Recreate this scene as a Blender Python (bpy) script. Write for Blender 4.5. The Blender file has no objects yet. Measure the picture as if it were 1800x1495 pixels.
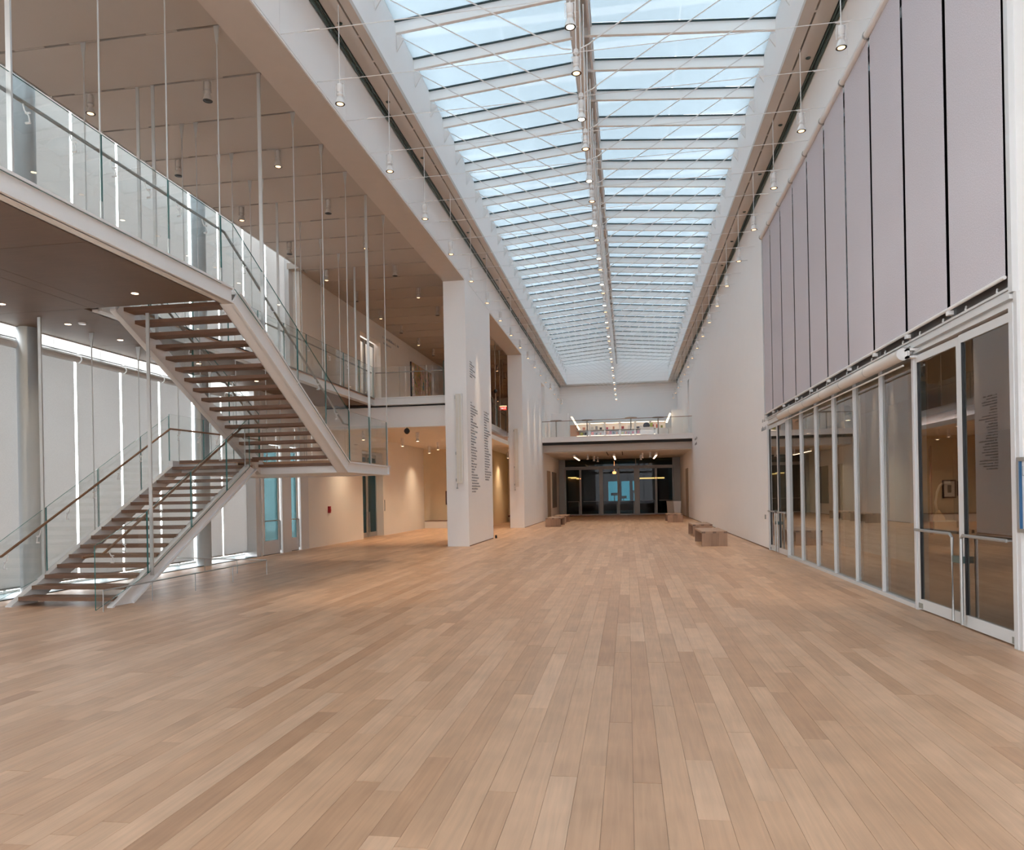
import bpy, math, random
from mathutils import Vector, Matrix
rnd = random.Random(7)
C = bpy.context.scene.collection
sc = bpy.context.scene

# ------------------------------------------------------------------ camera, world, exposure
def setup_camera():
    f, yaw, rol, H = 1302.4, .1549, -.0188, 1.7
    c, s = math.cos(yaw), math.sin(yaw)
    F = Vector((-s, c, 0)); r = Vector((c, s, 0)); u = Vector((0, 0, 1))
    R = r * math.cos(rol) + u * math.sin(rol)
    U = -r * math.sin(rol) + u * math.cos(rol)
    cam = bpy.data.cameras.new('camera'); o = bpy.data.objects.new('camera', cam); C.objects.link(o)
    M = Matrix((R, U, -F)).transposed().to_4x4(); M.translation = (0, 0, H)
    o.matrix_world = M
    cam.sensor_fit = 'HORIZONTAL'; cam.sensor_width = 36; cam.lens = 36 * f / 1800
    cam.shift_y = (871.1 - 747.5) / 1800; cam.shift_x = 0
    cam.clip_end = 400; cam.clip_start = .05
    sc.camera = o
setup_camera()
w = bpy.data.worlds.new('sky'); sc.world = w; w.use_nodes = True
bg = w.node_tree.nodes['Background']; bg.inputs[0].default_value = (.955, .963, 1, 1); bg.inputs[1].default_value = 8.0
sc.view_settings.view_transform = 'Standard'; sc.view_settings.look = 'None'
sc.view_settings.gamma = 1; sc.view_settings.use_curve_mapping = False
sc.view_settings.exposure = 0.53
cy = sc.cycles
cy.max_bounces = 10; cy.diffuse_bounces = 7; cy.glossy_bounces = 4; cy.transmission_bounces = 6; cy.transparent_max_bounces = 24
cy.caustics_reflective = False; cy.caustics_refractive = False
cy.sample_clamp_indirect = 6; cy.blur_glossy = .5
try: cy.use_denoising = True
except Exception: pass

def portal(name, loc, rot, sx, sy):
    l = bpy.data.lights.new(name, 'AREA'); l.shape = 'RECTANGLE'; l.size = sx; l.size_y = sy
    l.cycles.is_portal = True
    o = bpy.data.objects.new(name, l); o.location = loc; o.rotation_euler = rot; C.objects.link(o)
portal('skylight_portal', (-.7, 28, 13.3), (0, 0, 0), 9, 66)
portal('entrance_portal', (-.65, -8.9, 5.1), (math.radians(90), 0, 0), 9.3, 10)
portal('curtain_wall_portal', (-12.0, 10, 5), (0, math.radians(-90), 0), 11, 30)

# ------------------------------------------------------------------ materials
def L(r, g, b):
    def q(v):
        v /= 255
        return v / 12.92 if v <= .04045 else ((v + .055) / 1.055) ** 2.4
    return (q(r), q(g), q(b), 1)
def nodes(name):
    m = bpy.data.materials.new(name); m.use_nodes = True
    nt = m.node_tree; nt.nodes.clear()
    out = nt.nodes.new('ShaderNodeOutputMaterial')
    return m, nt, out
def N(nt, t, **kw):
    n = nt.nodes.new(t)
    for k, v in kw.items(): setattr(n, k, v)
    return n
def pbr(name, col, rough=.5, metal=0, var=.04, scale=3, bump=0, bscale=60, spec=.5, emit=None, estr=0):
    m, nt, out = nodes(name)
    b = N(nt, 'ShaderNodeBsdfPrincipled')
    b.inputs['Roughness'].default_value = rough; b.inputs['Metallic'].default_value = metal
    b.inputs['Specular IOR Level'].default_value = spec
    geo = N(nt, 'ShaderNodeNewGeometry')
    if var:
        no = N(nt, 'ShaderNodeTexNoise'); no.inputs['Scale'].default_value = scale; no.inputs['Detail'].default_value = 3
        nt.links.new(geo.outputs['Position'], no.inputs['Vector'])
        mx = N(nt, 'ShaderNodeMix', data_type='RGBA')
        mx.inputs[6].default_value = tuple(c * (1 - var) for c in col[:3]) + (1,)
        mx.inputs[7].default_value = tuple(min(1, c * (1 + var)) for c in col[:3]) + (1,)
        nt.links.new(no.outputs['Fac'], mx.inputs[0]); nt.links.new(mx.outputs[2], b.inputs['Base Color'])
    else: b.inputs['Base Color'].default_value = col
    if bump:
        n2 = N(nt, 'ShaderNodeTexNoise'); n2.inputs['Scale'].default_value = bscale
        nt.links.new(geo.outputs['Position'], n2.inputs['Vector'])
        bp = N(nt, 'ShaderNodeBump'); bp.inputs['Strength'].default_value = bump; bp.inputs['Distance'].default_value = .01
        nt.links.new(n2.outputs['Fac'], bp.inputs['Height']); nt.links.new(bp.outputs[0], b.inputs['Normal'])
    if emit:
        b.inputs['Emission Color'].default_value = emit; b.inputs['Emission Strength'].default_value = estr
    nt.links.new(b.outputs[0], out.inputs[0])
    return m
def glass(name, tint=(.93, .97, .96), refl=1.0, ior=1.5, haze=0, hazecol=(.9, .95, 1), base=0.0):
    m, nt, out = nodes(name)
    tr = N(nt, 'ShaderNodeBsdfTransparent'); tr.inputs[0].default_value = (*[c ** .5 for c in tint], 1)
    gl = N(nt, 'ShaderNodeBsdfGlossy'); gl.inputs['Roughness'].default_value = .01
    fr = N(nt, 'ShaderNodeFresnel'); fr.inputs[0].default_value = ior
    mul = N(nt, 'ShaderNodeMath', operation='MULTIPLY_ADD'); mul.inputs[1].default_value = refl; mul.inputs[2].default_value = base; mul.use_clamp = True
    nt.links.new(fr.outputs[0], mul.inputs[0])
    geo = N(nt, 'ShaderNodeNewGeometry'); ff = N(nt, 'ShaderNodeMath', operation='SUBTRACT'); ff.inputs[0].default_value = 1   # the exit face does not reflect again
    nt.links.new(geo.outputs['Backfacing'], ff.inputs[1])
    m1 = N(nt, 'ShaderNodeMath', operation='MULTIPLY'); nt.links.new(ff.outputs[0], m1.inputs[0]); nt.links.new(mul.outputs[0], m1.inputs[1])
    mx = N(nt, 'ShaderNodeMixShader'); nt.links.new(m1.outputs[0], mx.inputs[0])
    src = tr.outputs[0]
    if haze:
        tl = N(nt, 'ShaderNodeBsdfTranslucent'); tl.inputs[0].default_value = (*hazecol, 1)
        m2 = N(nt, 'ShaderNodeMixShader'); m2.inputs[0].default_value = haze
        nt.links.new(tr.outputs[0], m2.inputs[1]); nt.links.new(tl.outputs[0], m2.inputs[2]); src = m2.outputs[0]
    nt.links.new(src, mx.inputs[1]); nt.links.new(gl.outputs[0], mx.inputs[2])
    nt.links.new(mx.outputs[0], out.inputs[0])
    return m
def cloth(name, col, trans, tcol=None, scale=260):
    m, nt, out = nodes(name)
    geo = N(nt, 'ShaderNodeNewGeometry')
    no = N(nt, 'ShaderNodeTexNoise'); no.inputs['Scale'].default_value = scale; no.inputs['Detail'].default_value = 1
    nt.links.new(geo.outputs['Position'], no.inputs['Vector'])
    rp = N(nt, 'ShaderNodeMapRange'); rp.inputs[1].default_value = .3; rp.inputs[2].default_value = .7; rp.inputs[3].default_value = .86; rp.inputs[4].default_value = 1.14
    nt.links.new(no.outputs['Fac'], rp.inputs[0])
    mc = N(nt, 'ShaderNodeMix', data_type='RGBA', blend_type='MULTIPLY'); mc.inputs[0].default_value = 1
    mc.inputs[6].default_value = col; nt.links.new(rp.outputs[0], mc.inputs[7])
    d = N(nt, 'ShaderNodeBsdfDiffuse'); nt.links.new(mc.outputs[2], d.inputs[0])
    if not trans: nt.links.new(d.outputs[0], out.inputs[0]); return m
    t = N(nt, 'ShaderNodeBsdfTranslucent'); t.inputs[0].default_value = tcol or col
    mx = N(nt, 'ShaderNodeMixShader'); mx.inputs[0].default_value = trans
    nt.links.new(d.outputs[0], mx.inputs[1]); nt.links.new(t.outputs[0], mx.inputs[2]); nt.links.new(mx.outputs[0], out.inputs[0])
    return m
def emis(name, col, s):
    m, nt, out = nodes(name)
    e = N(nt, 'ShaderNodeEmission'); e.inputs[0].default_value = col; e.inputs[1].default_value = s
    nt.links.new(e.outputs[0], out.inputs[0]); return m
def wood(name, stops, rough=.35, axis='Y', rand=True, grain=.35):
    m, nt, out = nodes(name)
    b = N(nt, 'ShaderNodeBsdfPrincipled'); b.inputs['Roughness'].default_value = rough
    geo = N(nt, 'ShaderNodeNewGeometry'); oi = N(nt, 'ShaderNodeObjectInfo')
    ad = N(nt, 'ShaderNodeMath', operation='ADD'); fr = N(nt, 'ShaderNodeMath', operation='FRACT')
    nt.links.new(geo.outputs['Random Per Island'], ad.inputs[0]); nt.links.new(oi.outputs['Random'], ad.inputs[1]); nt.links.new(ad.outputs[0], fr.inputs[0])
    cr = N(nt, 'ShaderNodeValToRGB')
    while len(cr.color_ramp.elements) < len(stops): cr.color_ramp.elements.new(.5)
    for i, c in enumerate(stops):
        cr.color_ramp.elements[i].position = i / (len(stops) - 1); cr.color_ramp.elements[i].color = c
    if rand: nt.links.new(fr.outputs[0], cr.inputs[0])
    else: cr.inputs[0].default_value = .5
    mp = N(nt, 'ShaderNodeMapping'); mp.inputs['Scale'].default_value = {'Y': (34, 1.6, 34), 'X': (1.6, 34, 34), 'Z': (34, 34, 1.6)}[axis]
    off = N(nt, 'ShaderNodeVectorMath', operation='MULTIPLY_ADD'); off.inputs[1].default_value = (1, 1, 1)
    sc2 = N(nt, 'ShaderNodeVectorMath', operation='SCALE'); sc2.inputs[0].default_value = (7, 31, 3)
    nt.links.new(fr.outputs[0], sc2.inputs['Scale']); nt.links.new(geo.outputs['Position'], off.inputs[0]); nt.links.new(sc2.outputs[0], off.inputs[2])
    nt.links.new(off.outputs[0], mp.inputs[0])
    n1 = N(nt, 'ShaderNodeTexNoise'); n1.inputs['Scale'].default_value = 1; n1.inputs['Detail'].default_value = 5; n1.inputs['Distortion'].default_value = .6
    nt.links.new(mp.outputs[0], n1.inputs['Vector'])
    n2 = N(nt, 'ShaderNodeTexNoise'); n2.inputs['Scale'].default_value = 2.2; n2.inputs['Detail'].default_value = 2
    nt.links.new(off.outputs[0], n2.inputs['Vector'])
    sm = N(nt, 'ShaderNodeMath', operation='ADD'); nt.links.new(n1.outputs['Fac'], sm.inputs[0]); nt.links.new(n2.outputs['Fac'], sm.inputs[1])
    rp = N(nt, 'ShaderNodeMapRange'); rp.inputs[1].default_value = .7; rp.inputs[2].default_value = 1.3
    rp.inputs[3].default_value = 1 - grain / 2; rp.inputs[4].default_value = 1 + grain / 2
    nt.links.new(sm.outputs[0], rp.inputs[0])
    mc = N(nt, 'ShaderNodeMix', data_type='RGBA', blend_type='MULTIPLY'); mc.inputs[0].default_value = 1
    nt.links.new(cr.outputs[0], mc.inputs[6]); nt.links.new(rp.outputs[0], mc.inputs[7])
    nt.links.new(mc.outputs[2], b.inputs['Base Color'])
    nt.links.new(b.outputs[0], out.inputs[0])
    return m

WHITE = pbr('white_plaster', (.91, .90, .895, 1), .75, var=.015, scale=1.5)
WARMW = pbr('warm_plaster', (.80, .76, .70, 1), .8, var=.02, scale=1.5)
CEIL = pbr('ceiling_board', (.45, .405, .365, 1), .85, var=.02)
COLM = pbr('shaded_white_column', (.50, .54, .56, 1), .4, var=.02)  # white columns: their blue-grey shade is put into the base colour
STEEL = pbr('white_painted_steel', (.78, .77, .76, 1), .35, var=.03)
ALU = pbr('grey_aluminium', (.42, .42, .41, 1), .35, .6, var=.04)
LALU = pbr('pale_frame_aluminium', (.66, .66, .66, 1), .4, .1, var=.03)
DARK = pbr('dark_recess', (.02, .022, .024, 1), .7, var=0)
DTEAL = pbr('dark_teal_gasket', (.02, .05, .055, 1), .5, var=0)
GREENG = pbr('grey_green_metal', (.10, .15, .14, 1), .4, .3, var=.03)
COVE = pbr('cove_board', (.60, .56, .52, 1), .8, var=.02)
RODM = pbr('rod_metal', (.55, .55, .54, 1), .35, .5, var=0)
FLOORW = wood('oak_planks', [L(180, 141, 110), L(190, 153, 122), L(194, 157, 126), L(199, 163, 132), L(206, 171, 141), L(184, 147, 116)], .42, 'Y', grain=.28)
TREADW = wood('tread_oak', [L(116, 84, 64), L(124, 92, 72), L(112, 82, 62)], .5, 'X', grain=.2)
BENCHW = wood('bench_oak', [L(170, 138, 114), L(150, 120, 98), L(182, 150, 126)], .5, 'Z', grain=.25)
SOFF = wood('soffit_veneer', [L(112, 90, 72), L(106, 85, 68)], .6, 'X', grain=.16)
RAILW = wood('rail_oak', [L(130, 98, 72), L(126, 94, 70)], .45, 'Y', grain=.2)
GLASS = glass('clear_glass', (.93, .965, .955), 1.0)
BALG = glass('balustrade_glass', (.93, .96, .955), 1.5)
GEDGE = pbr('green_glass_edge', (.03, .16, .15, 1), .15, var=0)
TEALG = glass('frosted_teal_glass', (.07, .12, .13), .6, haze=.6, hazecol=(.075, .125, .13))
ENTG = glass('entrance_glass', (.35, .365, .38), .6)
SHOPG = glass('storefront_glass', (.48, .51, .48), 1.7, base=.10)
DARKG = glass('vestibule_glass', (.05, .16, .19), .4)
SKYG = glass('skylight_glass', (.37, .38, .39), .3, haze=.80, hazecol=(.305, .345, .36))
BLADE = cloth('sunshade_blade', (.8, .82, .84, 1), .6, (.66, .72, .76, 1), 4)
BLINDR = cloth('lilac_grey_screen_cloth', L(198, 192, 197), 0, None, 90)
BLINDL = cloth('pale_grey_screen_cloth', L(196, 193, 188), .45, (.50, .50, .50, 1), 160)
FASCIA = pbr('fin_white', (.95, .95, .94, 1), .5, var=0)
BLACK = pbr('black_paint', (.008, .008, .009, 1), .4, var=0)
INK = pbr('grey_lettering', (.38, .38, .39, 1), .7, var=0)
LENSW = emis('lamp_lens_bright', (1, .80, .55, 1), 14)
LENSD = emis('lamp_lens_dim', (1, .60, .30, 1), 2.2)
LENSO = emis('downlight_lens', (1, .66, .42, 1), 7)

# ------------------------------------------------------------------ mesh helpers
class M:
    def __init__(s): s.v = []; s.f = []; s.mi = []
    def poly(s, pts, faces, mi=0):
        n = len(s.v); s.v += [tuple(p) for p in pts]
        for f in faces: s.f.append(tuple(n + i for i in f)); s.mi.append(mi)
        return s
    def box(s, x0, x1, y0, y1, z0, z1, mi=0):
        return s.poly([(x0, y0, z0), (x1, y0, z0), (x1, y1, z0), (x0, y1, z0), (x0, y0, z1), (x1, y0, z1), (x1, y1, z1), (x0, y1, z1)],
                      [(0, 3, 2, 1), (4, 5, 6, 7), (0, 1, 5, 4), (1, 2, 6, 5), (2, 3, 7, 6), (3, 0, 4, 7)], mi)
    def prism(s, pts, d, mi=0, emi=None):
        """pts: convex polygon, extruded by vector d; emi: material slot of the rim"""
        n = len(pts); d = Vector(d)
        a = [Vector(p) for p in pts]; b = [p + d for p in a]
        base = len(s.v); s.v += [tuple(p) for p in a + b]
        s.f.append(tuple(base + i for i in range(n))); s.mi.append(mi)
        s.f.append(tuple(base + n + i for i in reversed(range(n)))); s.mi.append(mi)
        for i in range(n):
            j = (i + 1) % n
            s.f.append((base + i, base + n + i, base + n + j, base + j)); s.mi.append(mi if emi is None else emi)
        return s
    def yz(s, x0, x1, pts, mi=0, emi=None): return s.prism([(x0, y, z) for y, z in pts], (x1 - x0, 0, 0), mi, emi)
    def tube(s, pts, r, n=8, mi=0):
        pts = [Vector(p) for p in pts]; base = len(s.v); k = len(pts)
        for i, p in enumerate(pts):
            t = (pts[min(i + 1, k - 1)] - pts[max(i - 1, 0)]).normalized()
            a = t.cross(Vector((0, 0, 1)))
            if a.length < .05: a = t.cross(Vector((0, 1, 0)))
            a.normalize(); b = t.cross(a)
            for j in range(n):
                q = 2 * math.pi * j / n; s.v.append(tuple(p + a * (r * math.cos(q)) + b * (r * math.sin(q))))
        for i in range(k - 1):
            for j in range(n):
                j2 = (j + 1) % n
                s.f.append((base + i * n + j, base + i * n + j2, base + (i + 1) * n + j2, base + (i + 1) * n + j)); s.mi.append(mi)
        s.f.append(tuple(base + j for j in reversed(range(n)))); s.mi.append(mi)
        s.f.append(tuple(base + (k - 1) * n + j for j in range(n))); s.mi.append(mi)
        return s
    def lathe(s, prof, c=(0, 0, 0), n=16, mi=0):
        base = len(s.v)
        for r, z in prof:
            for j in range(n):
                q = 2 * math.pi * j / n; s.v.append((c[0] + r * math.cos(q), c[1] + r * math.sin(q), c[2] + z))
        for i in range(len(prof) - 1):
            for j in range(n):
                j2 = (j + 1) % n
                s.f.append((base + i * n + j, base + i * n + j2, base + (i + 1) * n + j2, base + (i + 1) * n + j)); s.mi.append(mi)
        s.f.append(tuple(base + j for j in range(n))); s.mi.append(mi)
        s.f.append(tuple(base + (len(prof) - 1) * n + j for j in range(n))); s.mi.append(mi)
        return s
WL = {}
def org(mb):
    xs = [v[0] for v in mb.v]; ys = [v[1] for v in mb.v]; zs = [v[2] for v in mb.v]
    return Vector(((min(xs) + max(xs)) / 2, (min(ys) + max(ys)) / 2, min(zs)))
def obj(name, mb, mats, parent=None, smooth=False):
    me = bpy.data.meshes.new(name)
    o0 = org(mb); base = Vector((0, 0, 0))
    if parent is not None: base = WL[parent.name]
    me.from_pydata([(v[0] - o0.x, v[1] - o0.y, v[2] - o0.z) for v in mb.v], [], mb.f)
    if mats is None: mats = GLASS
    if not isinstance(mats, (list, tuple)): mats = [mats]
    for m in mats: me.materials.append(m)
    if len(mats) > 1: me.polygons.foreach_set('material_index', mb.mi)
    if smooth: me.polygons.foreach_set('use_smooth', [True] * len(me.polygons))
    me.update()
    o = bpy.data.objects.new(name, me); C.objects.link(o)
    o.location = o0 - base
    if parent is not None: o.parent = parent
    WL[o.name] = o0
    return o
def empty(name, loc):
    o = bpy.data.objects.new(name, None); C.objects.link(o); o.location = loc; o.empty_display_size = .1
    WL[o.name] = Vector(loc); return o
def tag(o, label, cat, group=None):
    o['label'] = label; o['category'] = cat
    if group: o['group'] = group
    return o
def thing(name, loc, label, cat, group=None): return tag(empty(name, loc), label, cat, group)
def struct(name, mb, mats, parent=None, smooth=False, label=None):
    o = obj(name, mb, mats, parent, smooth)
    if parent is None: o['kind'] = 'structure'
    if label: o['label'] = label
    return o
def sempty(name, loc):
    o = empty(name, loc); o['kind'] = 'structure'; return o
def stuff(o): o['kind'] = 'stuff'; return o
def dup(o, loc, label=None, group=None):
    r = o.copy(); C.objects.link(r); r.location = loc; WL[r.name] = Vector(loc)
    if label: r['label'] = label
    if group: r['group'] = group
    for ch in list(o.children):
        c = ch.copy(); C.objects.link(c); c.parent = r
        for g in ch.children:
            d = g.copy(); C.objects.link(d); d.parent = c
    return r
def vertical_pane(mb, x0, x1, y0, y1, z0, z1):   # glass with green rims
    t = min(x1 - x0, y1 - y0)
    if x1 - x0 < y1 - y0: mb.yz(x0, x1, [(y0, z0), (y1, z0), (y1, z1), (y0, z1)], 0, 1)
    else: mb.prism([(x0, y0, z0), (x1, y0, z0), (x1, y0, z1), (x0, y0, z1)], (0, y1 - y0, 0), 0, 1)
    return mb
ORD = ['first', 'second', 'third', 'fourth', 'fifth', 'sixth', 'seventh', 'eighth', 'ninth', 'tenth', 'eleventh', 'twelfth', 'thirteenth', 'fourteenth',
       'fifteenth', 'sixteenth', 'seventeenth', 'eighteenth', 'nineteenth', 'twentieth']
ORD += ['twenty-' + x for x in ORD[:9]] + ['thirtieth'] + ['thirty-' + x for x in ORD[:9]] + ['fortieth']

XL, XR, G = -5.3, 4.0, 1.386
def gy(k): return 11.19 + G * k
CZ = 9.43      # ceiling of the side bay
F2 = 5.27      # upper floor

# ------------------------------------------------------------------ floor with planks
fl = struct('floor', M().box(-15, 14.5, -8, 64, -.25, -.035), DARK)
PW = .165
planks = []
c0 = int(-14.85 / PW)
for i in range(c0, int(14.3 / PW)):
    x0 = i * PW; y = -7.9 + rnd.random() * 2
    if x0 > 4.2 or x0 < -11.4: y = 4 + rnd.random() * 2
    while y < 63:
        Lq = rnd.choice([.8, 1.2, 1.6, 2.0, 2.4, 2.9]) + rnd.random() * .5
        y1 = min(y + Lq, 63.2)
        planks.append((x0, y, y1)); y = y1
def in_view_score(p):
    x, y0, y1 = p; x += PW / 2
    yc = max(y0, 2.9); ym = (yc + y1) / 2
    if y1 < 3.0: return 0
    c, s = math.cos(.1549), math.sin(.1549)
    best = 0
    for yy in (yc, ym, y1):
        d = yy * c - x * s; u = x * c + yy * s
        if d > .5 and abs(u / d) < .70 and 1.7 / d * 1302 < 640: best = max(best, (y1 - yc) / d ** 2)
    return best if x < 3.95 else 0
sc_p = sorted(planks, key=in_view_score, reverse=True)
near = set(sc_p[:300])
cache = {}
for p in sc_p[:300]:
    key = round(p[2] - p[1], 2)
    h = PW / 2 - .0008
    me = cache.get(key)
    if me is None:
        mb = M().box(-h, h, .0008, key - .0008, -.03, 0)
        me = bpy.data.meshes.new('plank'); me.from_pydata(mb.v, [], mb.f); me.materials.append(FLOORW); cache[key] = me
    o = bpy.data.objects.new('plank', me); C.objects.link(o); o.parent = fl
    o.location = Vector((p[0] + PW / 2, p[1], 0)) - WL[fl.name]
mb = M()
for p in planks:
    if p in near: continue
    mb.box(p[0] + .0008, p[0] + PW - .0008, p[1] + .0008, p[2] - .0008, -.03, 0)
stuff(obj('floor_boards', mb, FLOORW, fl))

# ------------------------------------------------------------------ staircase-side wall: pillars and header
def joints(k0, k1, base=11.04, step=2.772): return [base + step * k for k in range(k0, k1)]
mb = M()
mb.box(-6.05, -5.34, -8, 64, 9.0, 10.36)                        # header beam core
mb.box(-5.34, XL, -8, 64, 9.0, 9.035); hs_ = M().box(-6.05, XL - .02, -8, 24.45, 8.985, 9.0).box(-6.05, XL - .02, 29, 38, 8.985, 9.0)
mb.box(-6.05, XL, 24.45, 29.0, 0, 9.0)                          # first pillar
mb.box(-6.05, XL, 38.0, 46.7, 0, 9.0)                           # second pillar
mb.box(-6.05, XL, 48.6, 64, 0, 9.0); mb.box(-6.05, XL, 46.7, 48.6, 0, F2); mb.box(-6.05, XL, 46.7, 48.6, 8.85, 9.0)
mb.box(-6.05, -5.9, 46.7, 48.6, F2, 8.85)
wl = struct('wall_left', mb, WHITE)
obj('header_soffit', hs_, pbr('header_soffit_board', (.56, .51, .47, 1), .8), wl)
js = joints(-7, 20)
for a, b in zip(js[:-1], js[1:]):
    obj('wall_panel', M().box(-5.338, XL, a + .004, b - .004, 9.05, 10.36), WHITE, wl)
struct('baseboard_left', M().box(XL, XL + .006, 24.5, 28.95, 0, .03).box(XL, XL + .006, 38.05, 46.65, 0, .03).box(XL, XL + .006, 48.65, 59, 0, .03), TREADW)

# blind-side wall
mb = M()
mb.box(XR, 4.5, 22.05, 46.2, 0, 8.95); mb.box(XR, 4.5, 46.2, 48.5, 0, 8.95)
mb.box(XR, 4.5, 49.8, 64, 0, 8.95); mb.box(XR, 4.5, 48.5, 49.8, 0, F2); mb.box(4.35, 4.5, 48.5, 49.8, F2, 8.95); mb.box(XR, 4.35, 48.5, 49.8, 9.1, 9.12)
mb.box(XR, 4.5, -8, 8.36, 0, 9.05); mb.box(XR, 4.5, 8.36, 8.41, 3.7, 9.05)
mb.box(XR + .04, 4.5, -8, 64, 8.95, 10.36); mb.box(XR, 4.5, 22.05, 64, 8.95, 9.055)
wr = struct('wall_right', mb, WHITE)
for a, b in zip(js[:-1], js[1:]):
    obj('wall_panel', M().box(XR, XR + .038, a + .104, b + .096, 9.05, 10.36), WHITE, wr)
struct('baseboard_right', M().box(XR - .006, XR, 22.1, 59, 0, .03), TREADW)

# far wall, near walls
mb = M().box(XL, XR, 60, 60.4, 4.3, 12.2).box(XL - .8, XL, 60, 60.4, 0, 12.2).box(XR, 4.5, 60, 60.4, 0, 12.2)
struct('wall_back', mb, WHITE)
struct('wall_front', M().box(-12, 4.5, -8.3, -8, 10.2, 13).box(-12, -6.0, -8.3, -8, -.2, 10.2).box(4.0, 4.5, -8.3, -8, -.2, 10.2).box(-6.05, -5.3, -8.3, -8, -.2, 10.2).box(-12, 4.5, -8.3, -8, 4.95, 5.3).box(-12, 4.5, -8.3, -8, -.2, 0), WHITE)
ent = sempty('window_4', (-4, -8.15, 0))
for x0, x1 in ((-5.3, 4.0),):
    n = int((x1 - x0) / 1.3)
    for i in range(n):
        a = x0 + (x1 - x0) * i / n; b = x0 + (x1 - x0) * (i + 1) / n
        for z0, z1 in ((0, 4.95), (5.3, 10.2)):
            p = M().box(a + .03, b - .03, -8.16, -8.14, z0 + .03, z1 - .03)
            o = obj('glass_pane', p, ENTG, ent)
        obj('mullion', M().box(a - .03, a + .03, -8.22, -8.08, 0, 10.2), STEEL, ent)
struct('plaza', M().box(-60, 60, -60, -8.3, -.4, -.2), pbr('plaza_stone', (.55, .54, .52, 1), .8))
# roof over the coves and the stair bay: unseen boxes added to stop daylight leaks
struct('roof', M().box(-10.75, -4.95, -8.3, 60.4, 10.7, 11.0).box(-5.0, -4.9, -8.3, 60.4, 10.6, 12.1).box(3.55, 4.6, -8.3, 60.4, 10.7, 11.0).box(3.5, 3.6, -8.3, 60.4, 10.6, 12.1).box(-5, 3.6, 59.6, 60.4, 10.5, 12.4).box(-10.75, -10.7, -8.3, 24, 9.6, 10.9).box(-12, -10.75, 23.7, 60.4, 9.9, 10.2).box(4.4, 4.6, -8.3, 60.4, 3.9, 11.0).box(-12, 4.6, 60.4, 60.5, 4.6, 11), WHITE)

# coves (ledges) on both sides and across the back
def cove(sgn, name, trimname):
    xw = XL if sgn > 0 else XR
    X = lambda d: xw + sgn * d
    def bx(m, a, b, y0, y1, z0, z1):
        p, q = sorted((X(a), X(b))); return m.box(p, q, y0, y1, z0, z1)
    e = .65 if sgn > 0 else .70
    m = M(); bx(m, .10, .32, -8, 59.35, 10.46, 10.5); bx(m, .32, .44, -8, 59.35, 10.40, 10.5); bx(m, .475, e, -8, 59.35, 10.40, 10.5)
    y = -8; i = 0
    while y < 59:
        bx(m, .44, .475, y, y + .06, 10.402, 10.5); i += 1
        y += (1.95 if i % 2 else .82)
    t = struct(name, m, COVE)
    m = M(); bx(m, .0, .10, -8, 60, 10.52, 10.56); bx(m, .43, .485, -8, 59.3, 10.52, 10.54)
    struct(trimname, m, DTEAL)
    m = M(); bx(m, .02, .04, -8, 60, 10.34, 10.42); bx(m, .055, .085, -8, 60, 10.43, 10.46)
    struct('trim', m, GREENG)
    # well side wall, leaning outwards, with small rod brackets
    x0, x1 = X(e), X(e - .12 if sgn > 0 else e - .06)
    m = M().prism([(x0, -8, 10.40), (x1, -8, 12.1), (x1 - sgn * .2, -8, 12.1), (x0 - sgn * .2, -8, 10.5)], (0, 67.4, 0))
    s = struct('skylight_curb', m, WHITE)
    for k in range(-1, 35):
        yy = gy(k) - .05; xb = X(e - .05)
        obj('rod_bracket', M().prism([(xb, yy - .015, 11.58), (xb + sgn * .14, yy - .015, 11.52), (xb + sgn * .15, yy - .015, 11.46), (xb, yy - .015, 11.22)], (0, .03, 0)), STEEL, s)
    return s
cove(1, 'ceiling', 'trim'); cove(-1, 'ceiling', 'trim')
struct('ceiling', M().box(XL, XR, 59.35, 60, 10.40, 10.5), COVE)
struct('wall_back', M().box(-4.85, 3.5, 59.36, 59.6, 10.5, 12.3), WHITE)

# ------------------------------------------------------------------ skylight
EAVE, RIDGE, RX = 11.9, 12.25, -.74
def roofz(x):
    return EAVE + (RIDGE - EAVE) * (x + 4.77) / (RX + 4.77) if x < RX else EAVE + (RIDGE - EAVE) * (3.42 - x) / (3.42 - RX)
sky = sempty('skylight', (RX, 25, EAVE))
obj('ridge_beam', M().box(-1.02, -.80, -8, 59.4, 11.80, 12.2).box(-1.0, -.97, -8, 59.4, 11.74, 11.80).box(-.86, -.82, -8, 59.4, 11.74, 11.80).box(-1.1, -.60, -8, 59.4, 12.2, 12.26), STEEL, sky)
m = M()
for k in range(-14, 35):
    y = gy(k)
    for (xa, xb) in ((-4.80, -1.0), (-.80, 3.45)):
        f = M(); za, zb = roofz(xa), roofz(xb)
        f.prism([(xa, y + .02, za - .22), (xb, y + .02, zb - .22), (xb, y + .02, zb), (xa, y + .02, za)], (0, .085, 0))
        o = obj('glazing_beam', f, FASCIA, sky)
        g = M(); g.prism([(xa, y - .02, za + .002), (xb, y - .02, zb + .002), (xb, y - .02, zb + .03), (xa, y - .02, za + .03)], (0, .04, 0))
        o = obj('gasket', g, DTEAL, sky)
        p = M()
        a, b = (xa - .1, xb + .02) if xa < -2 else (xa + .15, xb + .1)
        p.prism([(a, y + .021, roofz(a) + .03), (b, y + .021, roofz(b) + .03), (b, y + G - .021, roofz(b) + .03), (a, y + G - .021, roofz(a) + .03)], (0, 0, .02))
        obj('glass_pane', p, SKYG, sky)
        rb = (xb - .08, xb - .03) if xb < 0 else (xa + .12, xa + .17)
        e = M().box(rb[0], rb[1], y + .12, y + G - .02, 12.0, 12.19)
        obj('pane_frame', e, LALU, sky)
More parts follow.
